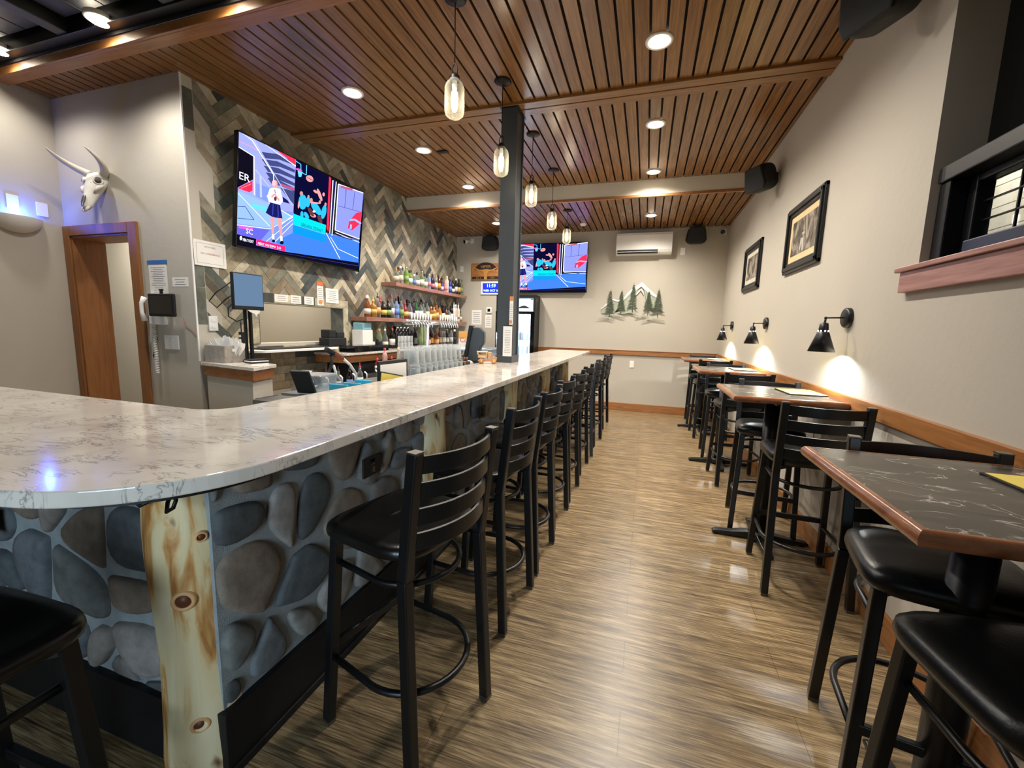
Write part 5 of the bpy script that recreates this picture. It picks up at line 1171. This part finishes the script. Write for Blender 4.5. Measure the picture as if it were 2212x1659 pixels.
# digital clock
t = thing('digital_clock', 'glowing blue digital clock on the back wall under the carved sign', 'clock', (-2.82, D, 2.115))
MB().box(-0.21, 0.21, -0.12, 0.12, 0, 0.02, R_).build('case', M['white'], t, bevel=0.004)
MB().box(-0.165, 0.165, -0.088, 0.088, 0.02, 0.024, R_).build('display', emit('blue display', (0.01, 0.02, 0.9), 1.6), t)
ck = emit('cyan digits', (0.35, 0.85, 1.0), 3.0); text('11:59', 0.085, R_ @ Matrix.Translation((0.0, 0.012, 0.0245)), ck, t, 'digits', 'CENTER', 0.0003); text('WED OCT 16', 0.05, R_ @ Matrix.Translation((0.0, -0.065, 0.0245)), ck, t, 'digits', 'CENTER', 0.0003)
# metal mountain and tree wall art
t = thing('metal_wall_art', 'painted metal wall art of fir trees before snowy mountains', 'wall art', (-0.26, D, 1.62)); R_ = yw(0, 0).to_3x3().to_4x4()
def ribbon(b, pts, w, z0=0.02, th=0.006):
    n0 = len(b.v)
    for i, p in enumerate(pts):
        a = pts[max(0, i-1)]; c = pts[min(len(pts)-1, i+1)]; dx_, dy_ = c[0]-a[0], c[1]-a[1]; l_ = math.hypot(dx_, dy_) or 1; nx, ny = -dy_/l_, dx_/l_; ww = w[i] if isinstance(w, list) else w
        for s_, z in ((1, z0), (-1, z0), (-1, z0+th), (1, z0+th)): b.v.append(tuple(R_ @ Vector((p[0]+nx*ww/2*s_, p[1]+ny*ww/2*s_, z))))
    for i in range(len(pts)-1):
        for q in range(4): b.face([n0+i*4+q, n0+(i+1)*4+q, n0+(i+1)*4+(q+1) % 4, n0+i*4+(q+1) % 4])
    m = len(pts)-1; b.face([n0, n0+1, n0+2, n0+3]); b.face([n0+m*4+3, n0+m*4+2, n0+m*4+1, n0+m*4])
b = MB(); ribbon(b, [(-0.17, 0.27), (-0.06, 0.41), (0.02, 0.46), (0.13, 0.55), (0.25, 0.44), (0.36, 0.36), (0.44, 0.30)], [0.02, 0.05, 0.06, 0.075, 0.06, 0.04, 0.015])
ribbon(b, [(-0.52, 0.13), (-0.42, 0.22), (-0.34, 0.30), (-0.24, 0.27), (-0.16, 0.32)], [0.01, 0.03, 0.035, 0.03, 0.02]); ribbon(b, [(0.04, 0.36), (0.10, 0.44), (0.13, 0.47), (0.18, 0.38)], [0.01, 0.03, 0.035, 0.01]); b.build('snowy_ridge', M['snow'], t, bevel=0.002)
b = MB(); rnd = random.Random(3)
b.prism([(-0.17, 0.25), (-0.06, 0.39), (0.02, 0.44), (0.10, 0.50), (0.05, 0.36), (0.0, 0.22), (0.06, 0.08), (-0.1, 0.05), (-0.3, 0.06)], 0.012, 0.018, R_)
b.prism([(0.16, 0.50), (0.25, 0.42), (0.38, 0.34), (0.46, 0.2), (0.46, 0.08), (0.3, 0.05), (0.24, 0.2), (0.2, 0.36)], 0.012, 0.018, R_)
b.prism([(-0.5, 0.12), (-0.34, 0.28), (-0.24, 0.25), (-0.2, 0.1), (-0.34, 0.05), (-0.5, 0.06)], 0.012, 0.018, R_); b.build('mountain_slopes', M['greygreen'], t, bevel=0.002)
b = MB()
for pts_ in ([(-0.56, -0.03), (-0.40, -0.01), (-0.28, -0.05)], [(-0.42, 0.03), (-0.25, 0.04), (-0.1, -0.01)], [(-0.15, 0.06), (-0.02, 0.09), (0.12, 0.03)], [(0.06, 0.0), (0.2, 0.04), (0.3, 0.0)], [(0.17, -0.06), (0.33, -0.01), (0.53, -0.04)]): ribbon(b, pts_, [0.01, 0.035, 0.012], 0.03)
b.build('ground_strokes', M['greygreen'], t, bevel=0.002)
for (tx_, z0_, z1_, w_) in ((-0.365, 0.0, 0.47, 0.14), (-0.18, 0.06, 0.46, 0.115), (0.01, 0.08, 0.575, 0.15), (0.26, 0.07, 0.45, 0.14), (0.415, 0.03, 0.48, 0.17)):
    b = MB(); ribbon(b, [(tx_, z0_), (tx_, z1_)], [0.016, 0.004], 0.032); n = 15
    for k in range(n):
        f_ = k/n; z = z0_+(z1_-z0_)*(0.16+0.8*f_); ww = w_*(1-f_)*0.55+0.012
        for s_ in (-1, 1): r1 = rnd.uniform(0.7, 1.15); ribbon(b, [(tx_, z+0.006), (tx_+s_*ww*0.5*r1, z-0.002), (tx_+s_*ww*r1, z-0.018)], [0.008, 0.016, 0.004], 0.030+0.006*rnd.random())
    b.build('fir_tree', M['green_tree'], t)
# ================================================================== RIGHT WALL PICTURES
M['mat_cream'] = plain('cream picture mat', 'd6bd8e', 0.7, var=0.02)
def mat_photo(nm, seed):
    m, nt, out = new_mat(nm); b = nt.nodes.new('ShaderNodeBsdfPrincipled'); L(nt, b.outputs[0], out.inputs[0]); n0 = N(nt, 'ShaderNodeTexNoise', Scale=7.0, Detail=6.0, Distortion=1.2)
    mp = coords(nt, (1, 1.3, 0.8)); ad = N(nt, 'ShaderNodeVectorMath', operation='ADD'); ad.inputs[1].default_value = (seed, seed, seed); L(nt, mp, ad.inputs[0]); L(nt, ad.outputs[0], n0.inputs['Vector'])
    r = ramp(nt, [(0.35, '2a2520'), (0.5, '6d655a'), (0.62, 'a79d8e')]); L(nt, n0.outputs['Fac'], r.inputs[0]); L(nt, r.outputs[0], b.inputs['Base Color']); b.inputs['Roughness'].default_value = 0.25; return m
def picture(label, y0, y1, z0, z1, seed, mat_m, dark_low=False):
    t = thing('framed_picture', label, 'picture', (XR, (y0+y1)/2, (z0+z1)/2)); fr_ = frame((0, 0, 0), (0, -1, 0), (0, 0, 1)); w, h = y1-y0, z1-z0; b = MB(); e = 0.075
    for o, zt in ((0, 0.022), (0.022, 0.034), (0.05, 0.02)):
        x_, y_ = w/2-o, h/2-o; ee = 0.03
        for q in ((-x_, x_, -y_, -y_+ee), (-x_, x_, y_-ee, y_), (-x_, -x_+ee, -y_, y_), (x_-ee, x_, -y_, y_)): b.box(*q, 0.0, zt, fr_)
    b.build('frame', M['black'], t, bevel=0.004)
    MB().box(-w/2+e, w/2-e, -h/2+e, h/2-e, 0.0, 0.008, fr_).build('mat_board', mat_m, t); k = 0.058
    MB().box(-w/2+e+k, w/2-e-k, -h/2+e+k, h/2-e-k, 0.0, 0.009, fr_).build('photograph', mat_photo('old photograph', seed), t)
    if seed == 1:
        b = MB(); b.prism([(-0.05, -0.02), (0.02, -0.03), (0.03, -0.12), (0.0, -0.13), (-0.02, -0.05), (-0.04, -0.12), (-0.06, -0.1)], 0.009, 0.0095, fr_); b.prism([(-0.03, 0.0), (0.03, 0.005), (0.02, 0.02), (-0.025, 0.018)], 0.009, 0.0095, fr_); b.build('pale_shapes', plain('pale print tone', 'b9b2a6', 0.4), t)
    return t
picture('large black framed old photograph with cream mat, nearer to the camera on the right wall', 3.555, 4.365, 1.912, 2.456, 1, M['mat_cream'])
picture('smaller looking black framed picture farther along the right wall', 5.25, 6.035, 1.90, 2.43, 5, plain('ivory mat', 'c9c2ae', 0.7))

# ================================================================== DOORWAY WALL
def fw(x, z, d=0.0): return frame((x, YD-d, z), (1, 0, 0), (0, 0, 1))
rnd = random.Random(4)
t = thing('cow_skull', 'bleached cow skull with two long curved horns hung above the doorway', 'skull', (-4.54, YD-0.01, 2.475)); 
b = MB(); st = [(0.135, 0.03, 0.075, 0.05), (0.10, 0.0, 0.088, 0.065), (0.05, -0.01, 0.092, 0.07), (0.0, -0.025, 0.085, 0.062), (-0.05, -0.04, 0.066, 0.055), (-0.10, -0.055, 0.054, 0.048), (-0.15, -0.07, 0.045, 0.04), (-0.20, -0.085, 0.038, 0.032), (-0.235, -0.095, 0.025, 0.02)]
n = 20
for z, y, rx, ry in st:
    for k in range(n): a = 2*PI*k/n; b.v.append((rx*math.cos(a), y-0.02+ry*math.sin(a), z))
for i in range(len(st)-1):
    for k in range(n): b.face([i*n+k, (i+1)*n+k, (i+1)*n+(k+1) % n, i*n+(k+1) % n], True)
b.face([k for k in range(n)]); b.face([(len(st)-1)*n+k for k in reversed(range(n))])
sk = b.build('skull', M['bone'], t)
for s_ in (-1, 1):
    MB().lathe([(0.036, -0.014), (0.037, 0.002), (0.031, 0.014), (0.024, 0.006), (0.0001, 0.0)], (s_*0.066, -0.075, 0.035), 18, Vector((s_*0.75, -0.66, 0.05)).to_track_quat('Z', 'Y').to_matrix().to_4x4(), close=False).build('eye_socket_rim', M['bone'], t)
    MB().ball((s_*0.068, -0.078, 0.035), 0.023, 12, 8).build('eye_hollow', M['bonedark'], t)
    pts_ = []; rr = []
    for k in range(13):
        f_ = k/12; pts_.append((s_*(0.06+0.135*math.sin(f_*1.9)), -0.03-0.25*f_**1.3, 0.11+0.02*math.sin(f_*3)+0.12*f_**1.8)); rr.append(0.034*(1-f_)**0.7+0.003)
    MB().tube(pts_, rr, 14).build('horn', M['horn'], t)
for s_ in (-1, 1):
    MB().prism([(s_*0.006, 0.0), (s_*0.018, -0.012), (s_*0.02, -0.06), (s_*0.006, -0.11)][::s_], 0, 0.004, frame((0, -0.128, -0.115), (1, 0, 0), (0, 0.17, 0.97))).build('nasal_cleft', M['bonedark'], t)
    MB().tube([(s_*0.085, -0.05, 0.005), (s_*0.082, -0.085, -0.03), (s_*0.06, -0.10, -0.075)], [0.012, 0.014, 0.007], 10).build('cheek_ridge', M['bone'], t)
    MB().tube([(s_*0.022, -0.10, -0.19), (s_*0.02, -0.125, -0.235), (s_*0.008, -0.13, -0.262)], [0.013, 0.012, 0.005], 10).build('premaxilla', M['bone'], t)
b = MB()
for k in range(7): b.ball((rnd.uniform(-0.03, 0.03), -0.098+0.0, rnd.uniform(-0.07, 0.03)), 0.006, 8, 5)
b.build('bone_pits', M['bonedark'], t)
t.rotation_euler = (math.radians(-6), 0, math.radians(10)); t.scale = (0.95, 0.95, 0.92)
sheet('order_list', fw(-3.945, 1.70), 0.215, 0.30, 'long white handwritten list hung by blue tape on the grey wall', lines=16, cat='notice'); bl = bpy.data.objects[[o.name for o in bpy.data.objects if o.name.startswith('order_list')][0]]
MB().box(-0.118, 0.118, 0.135, 0.168, 0.001, 0.003, fw(0, 0).to_3x3().to_4x4()).build('blue_tape_strip', M['blue_tape'], bl)
sheet('small_notice', fw(-3.69, 1.688), 0.185, 0.075, 'small white notice taped on the grey wall above the tablet', lines=3)
t = thing('wall_tablet', 'black rugged tablet mounted on the grey wall', 'tablet', (-3.82, YD-0.06, 1.495)); R_ = fw(0, 0).to_3x3().to_4x4()
MB().box(-0.155, 0.155, -0.093, 0.093, 0, 0.02, R_).build('case', M['black_matte'], t, bevel=0.012, segs=3); MB().box(-0.13, 0.13, -0.072, 0.072, 0.0195, 0.0215, R_).build('screen', M['black_gloss'], t)
MB().box(-0.02, 0.02, -0.02, 0.02, -0.055, 0.0, R_).box(-0.012, 0.012, 0.09, 0.125, 0.0, 0.015, R_).box(-0.02, 0.02, 0.12, 0.13, 0.0, 0.015, R_).build('clamp_mount', M['black'], t, bevel=0.003)
t = thing('wall_phone', 'white corded wall phone partly hidden behind the black tablet', 'phone', (-4.02, YD, 1.46))
MB().box(-0.03, 0.15, -0.13, 0.12, 0, 0.035, R_).build('phone_base', M['white'], t, bevel=0.008)
b = MB(); b.tube([(-0.035, -0.05, 0.10), (-0.045, -0.07, 0.05), (-0.045, -0.072, -0.03), (-0.035, -0.06, -0.10)], [0.022, 0.015, 0.015, 0.022], 12); b.build('handset', M['white'], t)
pts_ = [(0.02+0.018*math.cos(k*1.2), -0.03+0.01*math.sin(k*1.2), -0.13-0.0028*k) for k in range(150)]
MB().tube(pts_, 0.004, 5).build('coiled_cord', M['white'], t)
outlet('switch_plate', 'white three gang switch plate on the grey wall below the tablet', fw(-3.84, 1.186), 0.165, 0.118, 'white', 'white', 'switch')
t = tag(MB().tube([(-4.015, YD-0.002, 1.22), (-4.06, YD-0.002, 1.13), (-4.085, YD-0.002, 1.05)], 0.004, 6).build('black_cable', M['black_matte']), 'short black cable hanging on the grey wall beside the door casing', 'cable')
t = tag(MB().tube([(-3.68, YD-0.004, 1.40), (-3.66, YD-0.004, 1.33), (-3.60, YD-0.004, 1.30), (-3.555, YD-0.004, 1.26), (-3.54, YD-0.012, 1.24)], 0.0018, 5).build('red_wire', M['red']), 'thin red wire from the tablet to the wall corner', 'wire')
# ================================================================== TILED WALL THINGS
def tw(y, z, d=0.002): return frame((XL+d, y, z), (0, 1, 0), (0, 0, 1))
sheet('policy_sign', tw(2.68, 1.93, 0.006), 0.275, 0.205, 'white laminated policy sign left of the large television', lines=0, frame_line=True, title=[('NO OVERSERVICE', 0.02, -0.008), ('NO STORES', 0.018, 0.048)])
sheet('small_card', tw(3.39, 1.62), 0.165, 0.075, 'small white card above the pass-through, first from the left', lines=3)
sheet('small_card', tw(3.575, 1.62), 0.14, 0.085, 'small white card above the pass-through, second from the left', lines=3)
sheet('small_card', tw(3.755, 1.62), 0.135, 0.085, 'small white card above the pass-through, third from the left', lines=3)
f_ = sheet('drink_flyer', tw(3.925, 1.71), 0.095, 0.26, 'tall flyer with orange heading above the pass-through', lines=8, head=True)
MB().box(-0.0475, 0.0475, 0.085, 0.13, 0.0013, 0.002, tw(0, 0).to_3x3().to_4x4()).build('orange_heading', plain('orange print', 'd9683a', 0.6), f_); MB().prism([(-0.03, -0.11), (0.02, -0.12), (0.035, -0.08), (0.01, -0.07), (-0.025, -0.08)], 0.0013, 0.002, tw(0, 0).to_3x3().to_4x4()).build('drink_picture', plain('orange drink print', 'e08a4a', 0.6), f_)
sheet('printed_letter', tw(4.115, 1.70), 0.21, 0.165, 'white printed letter above the pass-through, right of the orange flyer', lines=6)
outlet('tile_outlet', 'white outlet plate with a plug on the tiled wall behind the napkin box', tw(2.665, 1.355), 0.078, 0.125, 'white', 'white', 'outlet')
# monitor on a pole
t = thing('order_monitor', 'flat order monitor on a black pole at the end of the half wall', 'monitor', (-3.215, 2.755, 1.037)); fr_ = frame((0.03, -0.03, 0.588), (0.10, 0.99, 0), (0, 0, 1))
MB().box(-0.13, 0.13, -0.15, 0.15, -0.035, 0.0, fr_).build('housing', M['black_matte'], t, bevel=0.006)
MB().box(-0.122, 0.122, -0.118, 0.14, 0.0, 0.0015, fr_).build('screen', emit('pale blue monitor', '7f9fc4', 0.42), t)
MB().box(-0.03, -0.005, 0.0, 0.02, 0.0, 0.5).box(-0.05, -0.03, -0.03, -0.01, 0.0, 0.45).build('pole', M['black'], t, bevel=0.002)
MB().box(-0.07, 0.03, -0.05, 0.05, 0.0, 0.01).build('foot_clamp', M['black'], t, bevel=0.002)
MB().prism([(-0.02, -0.15), (0.09, -0.15), (0.08, -0.175), (0.06, -0.185), (0.055, -0.205), (0.04, -0.18), (0.0, -0.165)], 0.001, 0.003, fr_).build('taped_paper', M['paper'], t)
MB().tube([(-0.06, -0.10, 0.67), (-0.16, -0.17, 0.57), (-0.20, -0.2, 0.50), (-0.17, -0.16, 0.45), (-0.12, -0.12, 0.52), (-0.05, -0.05, 0.6)], 0.005, 8).tube([(-0.05, -0.08, 0.52), (-0.1, -0.12, 0.45), (-0.1, -0.12, 0.38), (-0.06, -0.08, 0.34), (-0.04, -0.04, 0.36)], 0.005, 8).tube([(-0.08, -0.03, 0.34), (-0.10, -0.01, 0.16), (-0.07, 0.02, 0.01)], 0.005, 8).build('cables', M['black_matte'], t)
t = thing('power_strip', 'black power strip leaning behind the napkin box', 'power strip', (-3.38, 2.80, 1.0365)); MB().box(-0.02, 0.02, -0.015, 0.015, 0.0, 0.25).build('strip', M['black_matte'], t, bevel=0.003)
MB().box(-0.014, 0.014, -0.017, -0.013, 0.17, 0.19).box(-0.014, 0.014, -0.017, -0.013, 0.205, 0.225).build('sockets', M['white'], t)
# napkin box
t = thing('napkin_box', 'grey fabric storage box full of folded white napkins on the half wall cap', 'box', (-3.385, 2.645, 1.0365), 0); w_, d_, h_ = 0.11, 0.095, 0.14
b = MB(); o1 = [(-w_, -d_), (w_, -d_), (w_, d_), (-w_, d_)]
b.prism([(x*0.97, y*0.97) for x, y in o1], 0.0, 0.008)
for i in range(4):
    a, c = o1[i], o1[(i+1) % 4]; b.bar((a[0], a[1], h_/2), (c[0], c[1], h_/2), 0.008, h_)
b.build('fabric_box', M['fabric'], t, bevel=0.002)
MB().box(w_+0.003, w_+0.006, -0.03, 0.05, 0.09, 0.115).build('handle_slot', M['napkin'], t, bevel=0.001)
rnd = random.Random(2)
for k in range(15):
    x = -0.098+k*0.014; lean = (k-7)*0.02+0.02; hh_ = 0.215-0.0011*(k-7)**2+rnd.uniform(-0.012, 0.012); w2 = rnd.uniform(0.026, 0.036); b = MB(); yb = rnd.uniform(-0.045, 0.03)
    for s_ in range(3):
        o2 = [(x-w2*0.7, 0.05), (x+w2*0.7, 0.05), (x+lean*0.35+w2, hh_*0.8-s_*0.01), (x+lean*0.5+w2*0.3, hh_-s_*0.012), (x+lean*0.5-w2*0.5, hh_*0.97-s_*0.006), (x+lean*0.35-w2, hh_*0.78)]
        b.prism([(p_[0], p_[1]) for p_ in o2], 0, 0.002, Matrix.Translation((0, yb+s_*0.012, 0)) @ Matrix.Rotation(rnd.uniform(-0.12, 0.12), 4, 'Z') @ Matrix(((1, 0, 0, 0), (0, 0, 1, 0), (0, 1, 0, 0), (0, 0, 0, 1))))
    b.build('folded_napkin', M['napkin'], t)
t = thing('menu_stack', 'small stack of white papers and folders beside the napkin box', 'papers', (-3.02, 2.62, 1.0365), math.radians(-12))
for k in range(4): MB().box(-0.05, 0.05, -0.07, 0.07, k*0.011, k*0.011+0.008).build('folder', M['paper'] if k % 2 == 0 else M['black_matte'], t)
# things at the pass-through and back counter
t = thing('cup_holder_box', 'black plastic container of lids standing on the pass-through ledge', 'container', (XL+0.10, 4.0, 1.121))
b = MB(); o1 = [(-0.07, -0.15), (0.07, -0.15), (0.07, 0.14), (-0.07, 0.14)]; b.prism(o1, 0, 0.10)
b.box(-0.06, 0.06, -0.13, -0.02, 0.10, 0.19).box(-0.06, 0.06, -0.01, 0.12, 0.10, 0.165).build('container', M['black_matte'], t, bevel=0.008)
t = thing('bag_dispenser', 'turquoise topped clear container on the back counter under the lower shelf', 'container', (XL+0.12, 4.50, 1.061)); MB().box(-0.08, 0.08, -0.10, 0.10, 0.0, 0.25).build('body', M['paper'], t, bevel=0.004); MB().box(-0.075, 0.075, -0.085, 0.085, 0.25, 0.34).build('turquoise_top', plain('pale turquoise', '86b8c4', 0.4), t, bevel=0.01)
t = thing('small_carton', 'small white carton beside the turquoise topped container', 'box', (XL+0.14, 4.665, 1.061)); MB().box(-0.03, 0.03, -0.022, 0.022, 0, 0.1).build('carton', M['paper'], t, bevel=0.002)
# soda gun
t = thing('soda_gun', 'soda gun in a black holder with a white hose in front of the tiled wall', 'soda gun', (-2.3, 2.68, 0.9))
MB().bar((0, -0.09, 0.29), (0, -0.005, 0.25), 0.035, 0.035).build('gun_head', M['black_matte'], t, bevel=0.008); MB().bar((0, -0.01, 0.265), (0.0, 0.10, 0.205), 0.03, 0.03).build('grip', plain('copper brown plastic', '8a4a34', 0.4), t, bevel=0.008)
MB().tube([(0, 0.10, 0.205), (0, 0.18, 0.15), (0, 0.25, 0.07), (0, 0.27, -0.02), (0, 0.25, -0.2)], 0.011, 10).tube([(0, -0.01, 0.16), (0, 0.02, 0.08), (0.02, 0.08, -0.02), (0.02, 0.1, -0.2)], 0.010, 10).build('hose', M['white'], t)
MB().tube([(0, -0.03, 0.24), (0, -0.03, 0.17), (0, -0.07, 0.10), (0, -0.09, 0.08)], 0.012, 8).build('holder', M['black_matte'], t)
t = thing('ice_well', 'stainless ice well with green edged condiment rail behind the bar top', 'ice bin', (-2.28, 2.62, 0.0))
MB().box(-0.22, 0.24, -0.5, 0.5, 0.0, 0.86).build('cabinet', M['steel'], t, bevel=0.004); MB().box(0.19, 0.24, -0.5, 0.5, 0.86, 0.95).build('rail', plain('dark green trim', '2e3c2c', 0.4), t)
for k in range(6): MB().tube([(0.215, -0.42+k*0.14, 0.95), (0.215, -0.42+k*0.14, 1.0), (0.195, -0.42+k*0.14, 1.015)], 0.006, 6).build('spout', M['white'], t)
for k, (liq, lab, cap) in enumerate((('clear', 'white', 'black'), ('red', 'cream', 'black'), ('clear', 'silver', 'black'), ('dark', 'blue', 'black'), ('clear', 'white', 'red'))):
    bottle('tall', liq, lab, cap, -2.25, 2.40+k*0.13, 0.861, '%s well bottle with %s label, %s from the left in the ice well' % (liq, lab, ORD[k]), 'well bottles', 0.62, True)
t = thing('bar_caddy', 'clear and black plastic bar caddy tipped up behind the bar top', 'caddy', (-1.74, 1.86, 1.0005), math.radians(10)); t.scale = (0.8, 0.8, 0.78)
MB().bar((0, -0.15, 0.17), (0.0, -0.075, 0.01), 0.13, 0.02).build('black_lid', M['black_matte'], t, bevel=0.004); MB().box(-0.09, 0.09, -0.06, 0.15, 0.0, 0.13).build('clear_bin', M['clearplastic'], t, bevel=0.015)
t = thing('napkin_caddy', 'turquoise plastic straw caddy at the inner edge of the bar top', 'caddy', (-1.56, 1.95, 1.0) , 0); MB().box(-0.06, 0.06, -0.11, 0.11, 0, 0.012).box(-0.06, 0.06, -0.11, -0.10, 0, 0.06).box(-0.06, 0.06, 0.0, 0.008, 0, 0.055).box(-0.06, 0.06, 0.10, 0.11, 0, 0.06).build('tray', M['turq'], t, bevel=0.003)
sheetm = [(-1.50, 2.27, 0.0, 'black menu folder with white page leaning in the rack, nearest'), (-1.515, 2.28, 0.05, 'black menu folder behind the nearest one in the rack'), (-1.53, 2.29, 0.1, 'rearmost black menu folder in the rack')]
for k, (x, y, r_, lab) in enumerate(sheetm):
    t = thing('menu_folder', lab, 'menu', (x, y, 1.0005), math.radians(88+k*2), 'menu folders in the rack'); MB().box(-0.15, 0.15, -0.004, 0.004, 0.0, 0.165).build('cover', M['black_matte'], t, bevel=0.002); MB().box(-0.135, 0.135, -0.0055, -0.004, 0.015, 0.145).build('page', M['paper'], t)
t = thing('clipboard', 'yellow order pad on a black clipboard leaning before the menu folders', 'clipboard', (-1.475, 2.20, 1.005), math.radians(90)); Mx = Matrix.Rotation(0.2, 4, 'Y'); MB().box(-0.12, 0.12, -0.004, 0.004, 0.025, 0.085, Mx).build('board', M['black_matte'], t); MB().box(-0.115, 0.115, -0.0065, -0.004, 0.027, 0.078, Mx).build('yellow_sheet', M['yellow'], t)
# glass mugs upside down
def make_mug(label):
    t = thing('beer_mug', label, 'mug', (0, 0, 0), 0, 'clear glass mugs drying upside down')
    MB().lathe([(0.040, 0.0), (0.036, 0.10), (0.033, 0.115), (0.0001, 0.117)], seg=18, close=False).lathe([(0.036, 0.0), (0.032, 0.09), (0.0001, 0.095)], seg=18, close=False).build('glass_body', M['glass'], t)
    MB().tube([(0.037, 0, 0.09), (0.058, 0, 0.088), (0.066, 0, 0.06), (0.06, 0, 0.03), (0.038, 0, 0.022)], 0.006, 8).build('handle', M['glass'], t); return t
mg = None
MGR = random.Random(9)
for lay in range(2):
    for i in range(9):
        for j in range(2 if lay else 3):
            lab = 'clear glass mug upside down in the %s layer of drying mugs' % ('upper' if lay else 'lower')
            loc = (-1.50-j*0.086-(0.03 if lay else 0), 2.53+i*0.088+(0.03 if lay else 0), 1.001+lay*0.119)
            if mg is None: mg = make_mug(lab); mg.location = loc; mg.rotation_euler = (0, 0, 0.78)
            else: dup(mg, loc, 0.78+MGR.uniform(-0.2, 0.2), lab, 'clear glass mugs drying upside down' if lay == 0 else 'upper layer of clear glass mugs')
# condiment caddy, register, truck
t = thing('condiment_caddy', 'small brown caddy with pens and a white round jar at the bar edge', 'caddy', (-1.52, 3.38, 1.0005)); MB().box(-0.05, 0.05, -0.035, 0.035, 0.0, 0.085).build('brown_box', plain('brown wicker', '5a4536', 0.7, var=0.3, scale=40), t, bevel=0.003)
MB().ball((0.02, 0.075, 0.045), 0.045, 16, 10, (1, 1, 0.95)).build('white_jar', M['white'], t)
for k in range(4): MB().tube([(-0.03+k*0.02, 0, 0.08), (-0.04+k*0.025, 0.0, 0.12)], 0.008, 6).build('brown_packet', plain('brown packet', '6b4636', 0.6), t)
t = thing('pos_terminal', 'black and grey touch screen register seen from behind on the bar station', 'cash register', (-1.66, 3.98, 1.0005), math.radians(18))
MB().box(-0.14, 0.14, -0.14, 0.16, 0.0, 0.045).build('base', M['black_matte'], t, bevel=0.01)
b = MB(); b.prism([(-0.08, 0.04), (0.08, 0.04), (0.06, 0.17), (0.10, 0.22), (0.10, 0.34), (0.05, 0.385), (-0.02, 0.385), (-0.06, 0.2)], -0.13, 0.13, Matrix(((1, 0, 0, 0), (0, 0, 1, 0), (0, 1, 0, 0), (0, 0, 0, 1)))); b.build('rear_housing', plain('grey moulded plastic', '3d4245', 0.5), t, bevel=0.015, segs=3)
MB().bar((-0.09, 0, 0.04), (-0.035, 0, 0.40), 0.30, 0.035, up=(1, 0, 0)).build('screen_body', M['black_matte'], t, bevel=0.008)
t = thing('wooden_toy_truck', 'small varnished wooden toy truck on the bar top beside the steel post', 'toy truck', (-1.315, 3.44, 1.0705), math.radians(20)); WT = wood('varnished toy wood', '9a6430', 'c08646', 'd6a564', (4, 12, 12), 0.3); WT2 = plain('light toy wood', 'dcc492', 0.4)
MB().box(-0.085, 0.075, -0.03, 0.03, 0.018, 0.03).box(-0.085, -0.005, -0.032, 0.032, 0.05, 0.08).build('chassis', WT, t, bevel=0.003)
MB().box(-0.095, 0.0, -0.033, 0.033, 0.098, 0.106).box(-0.09, -0.082, -0.03, 0.03, 0.08, 0.098).box(-0.012, -0.004, -0.03, 0.03, 0.08, 0.098).build('roof_rack', WT2, t, bevel=0.001)
Rz = Matrix(((1, 0, 0, 0), (0, 0, 1, 0), (0, 1, 0, 0), (0, 0, 0, 1)))
MB().prism([(0.0, 0.03), (0.08, 0.03), (0.082, 0.055), (0.05, 0.062), (0.035, 0.098), (0.0, 0.1)], -0.027, 0.027, Rz).build('cab', WT, t, bevel=0.004)
MB().prism([(0.036, 0.062), (0.048, 0.062), (0.034, 0.094), (0.024, 0.094)], -0.0275, 0.0275, Rz).build('windscreen', plain('grey toy window', '6d7076', 0.2), t)
for sx_ in (-0.055, 0.055):
    for sy_ in (-1, 1):
        w = MB().lathe([(0.0001, -0.007), (0.020, -0.007), (0.022, 0.0), (0.020, 0.007), (0.0001, 0.007)], (sx_, sy_*0.036, 0.022), 20, Matrix.Rotation(PI/2, 4, 'X'), close=False).build('wheel', WT, t)
        MB().lathe([(0.0001, -0.009), (0.007, -0.009), (0.007, 0.009), (0.0001, 0.009)], (sx_, sy_*0.036, 0.022), 12, Matrix.Rotation(PI/2, 4, 'X'), close=False).build('hub_cap', WT2, w)
t = thing('coffee_urn', 'round chrome jar on the shelf at the end of the half wall', 'jar', (-2.70, 2.80, 0.0)); MB().lathe([(0.05, 0.86), (0.065, 0.88), (0.066, 0.97), (0.05, 0.985), (0.0001, 0.99)], seg=24, close=False).build('jar', M['chrome'], t); MB().box(-0.1, 0.08, -0.06, 0.12, 0.0, 0.86).build('stand', M['steel'], t, bevel=0.004)
t = thing('folded_towel', 'dark folded bar towel behind the bar corner', 'towel', (-2.78, 2.62, 0.76)); MB().box(-0.0, 0.2, -0.26, -0.04, 0.0, 0.05).build('cloth', plain('dark purple cloth', '241a28', 0.9, bump=0.3), t, bevel=0.02, segs=3); MB().box(0.02, 0.18, -0.24, -0.06, -0.76, 0.0).build('stand', M['steel'], t)
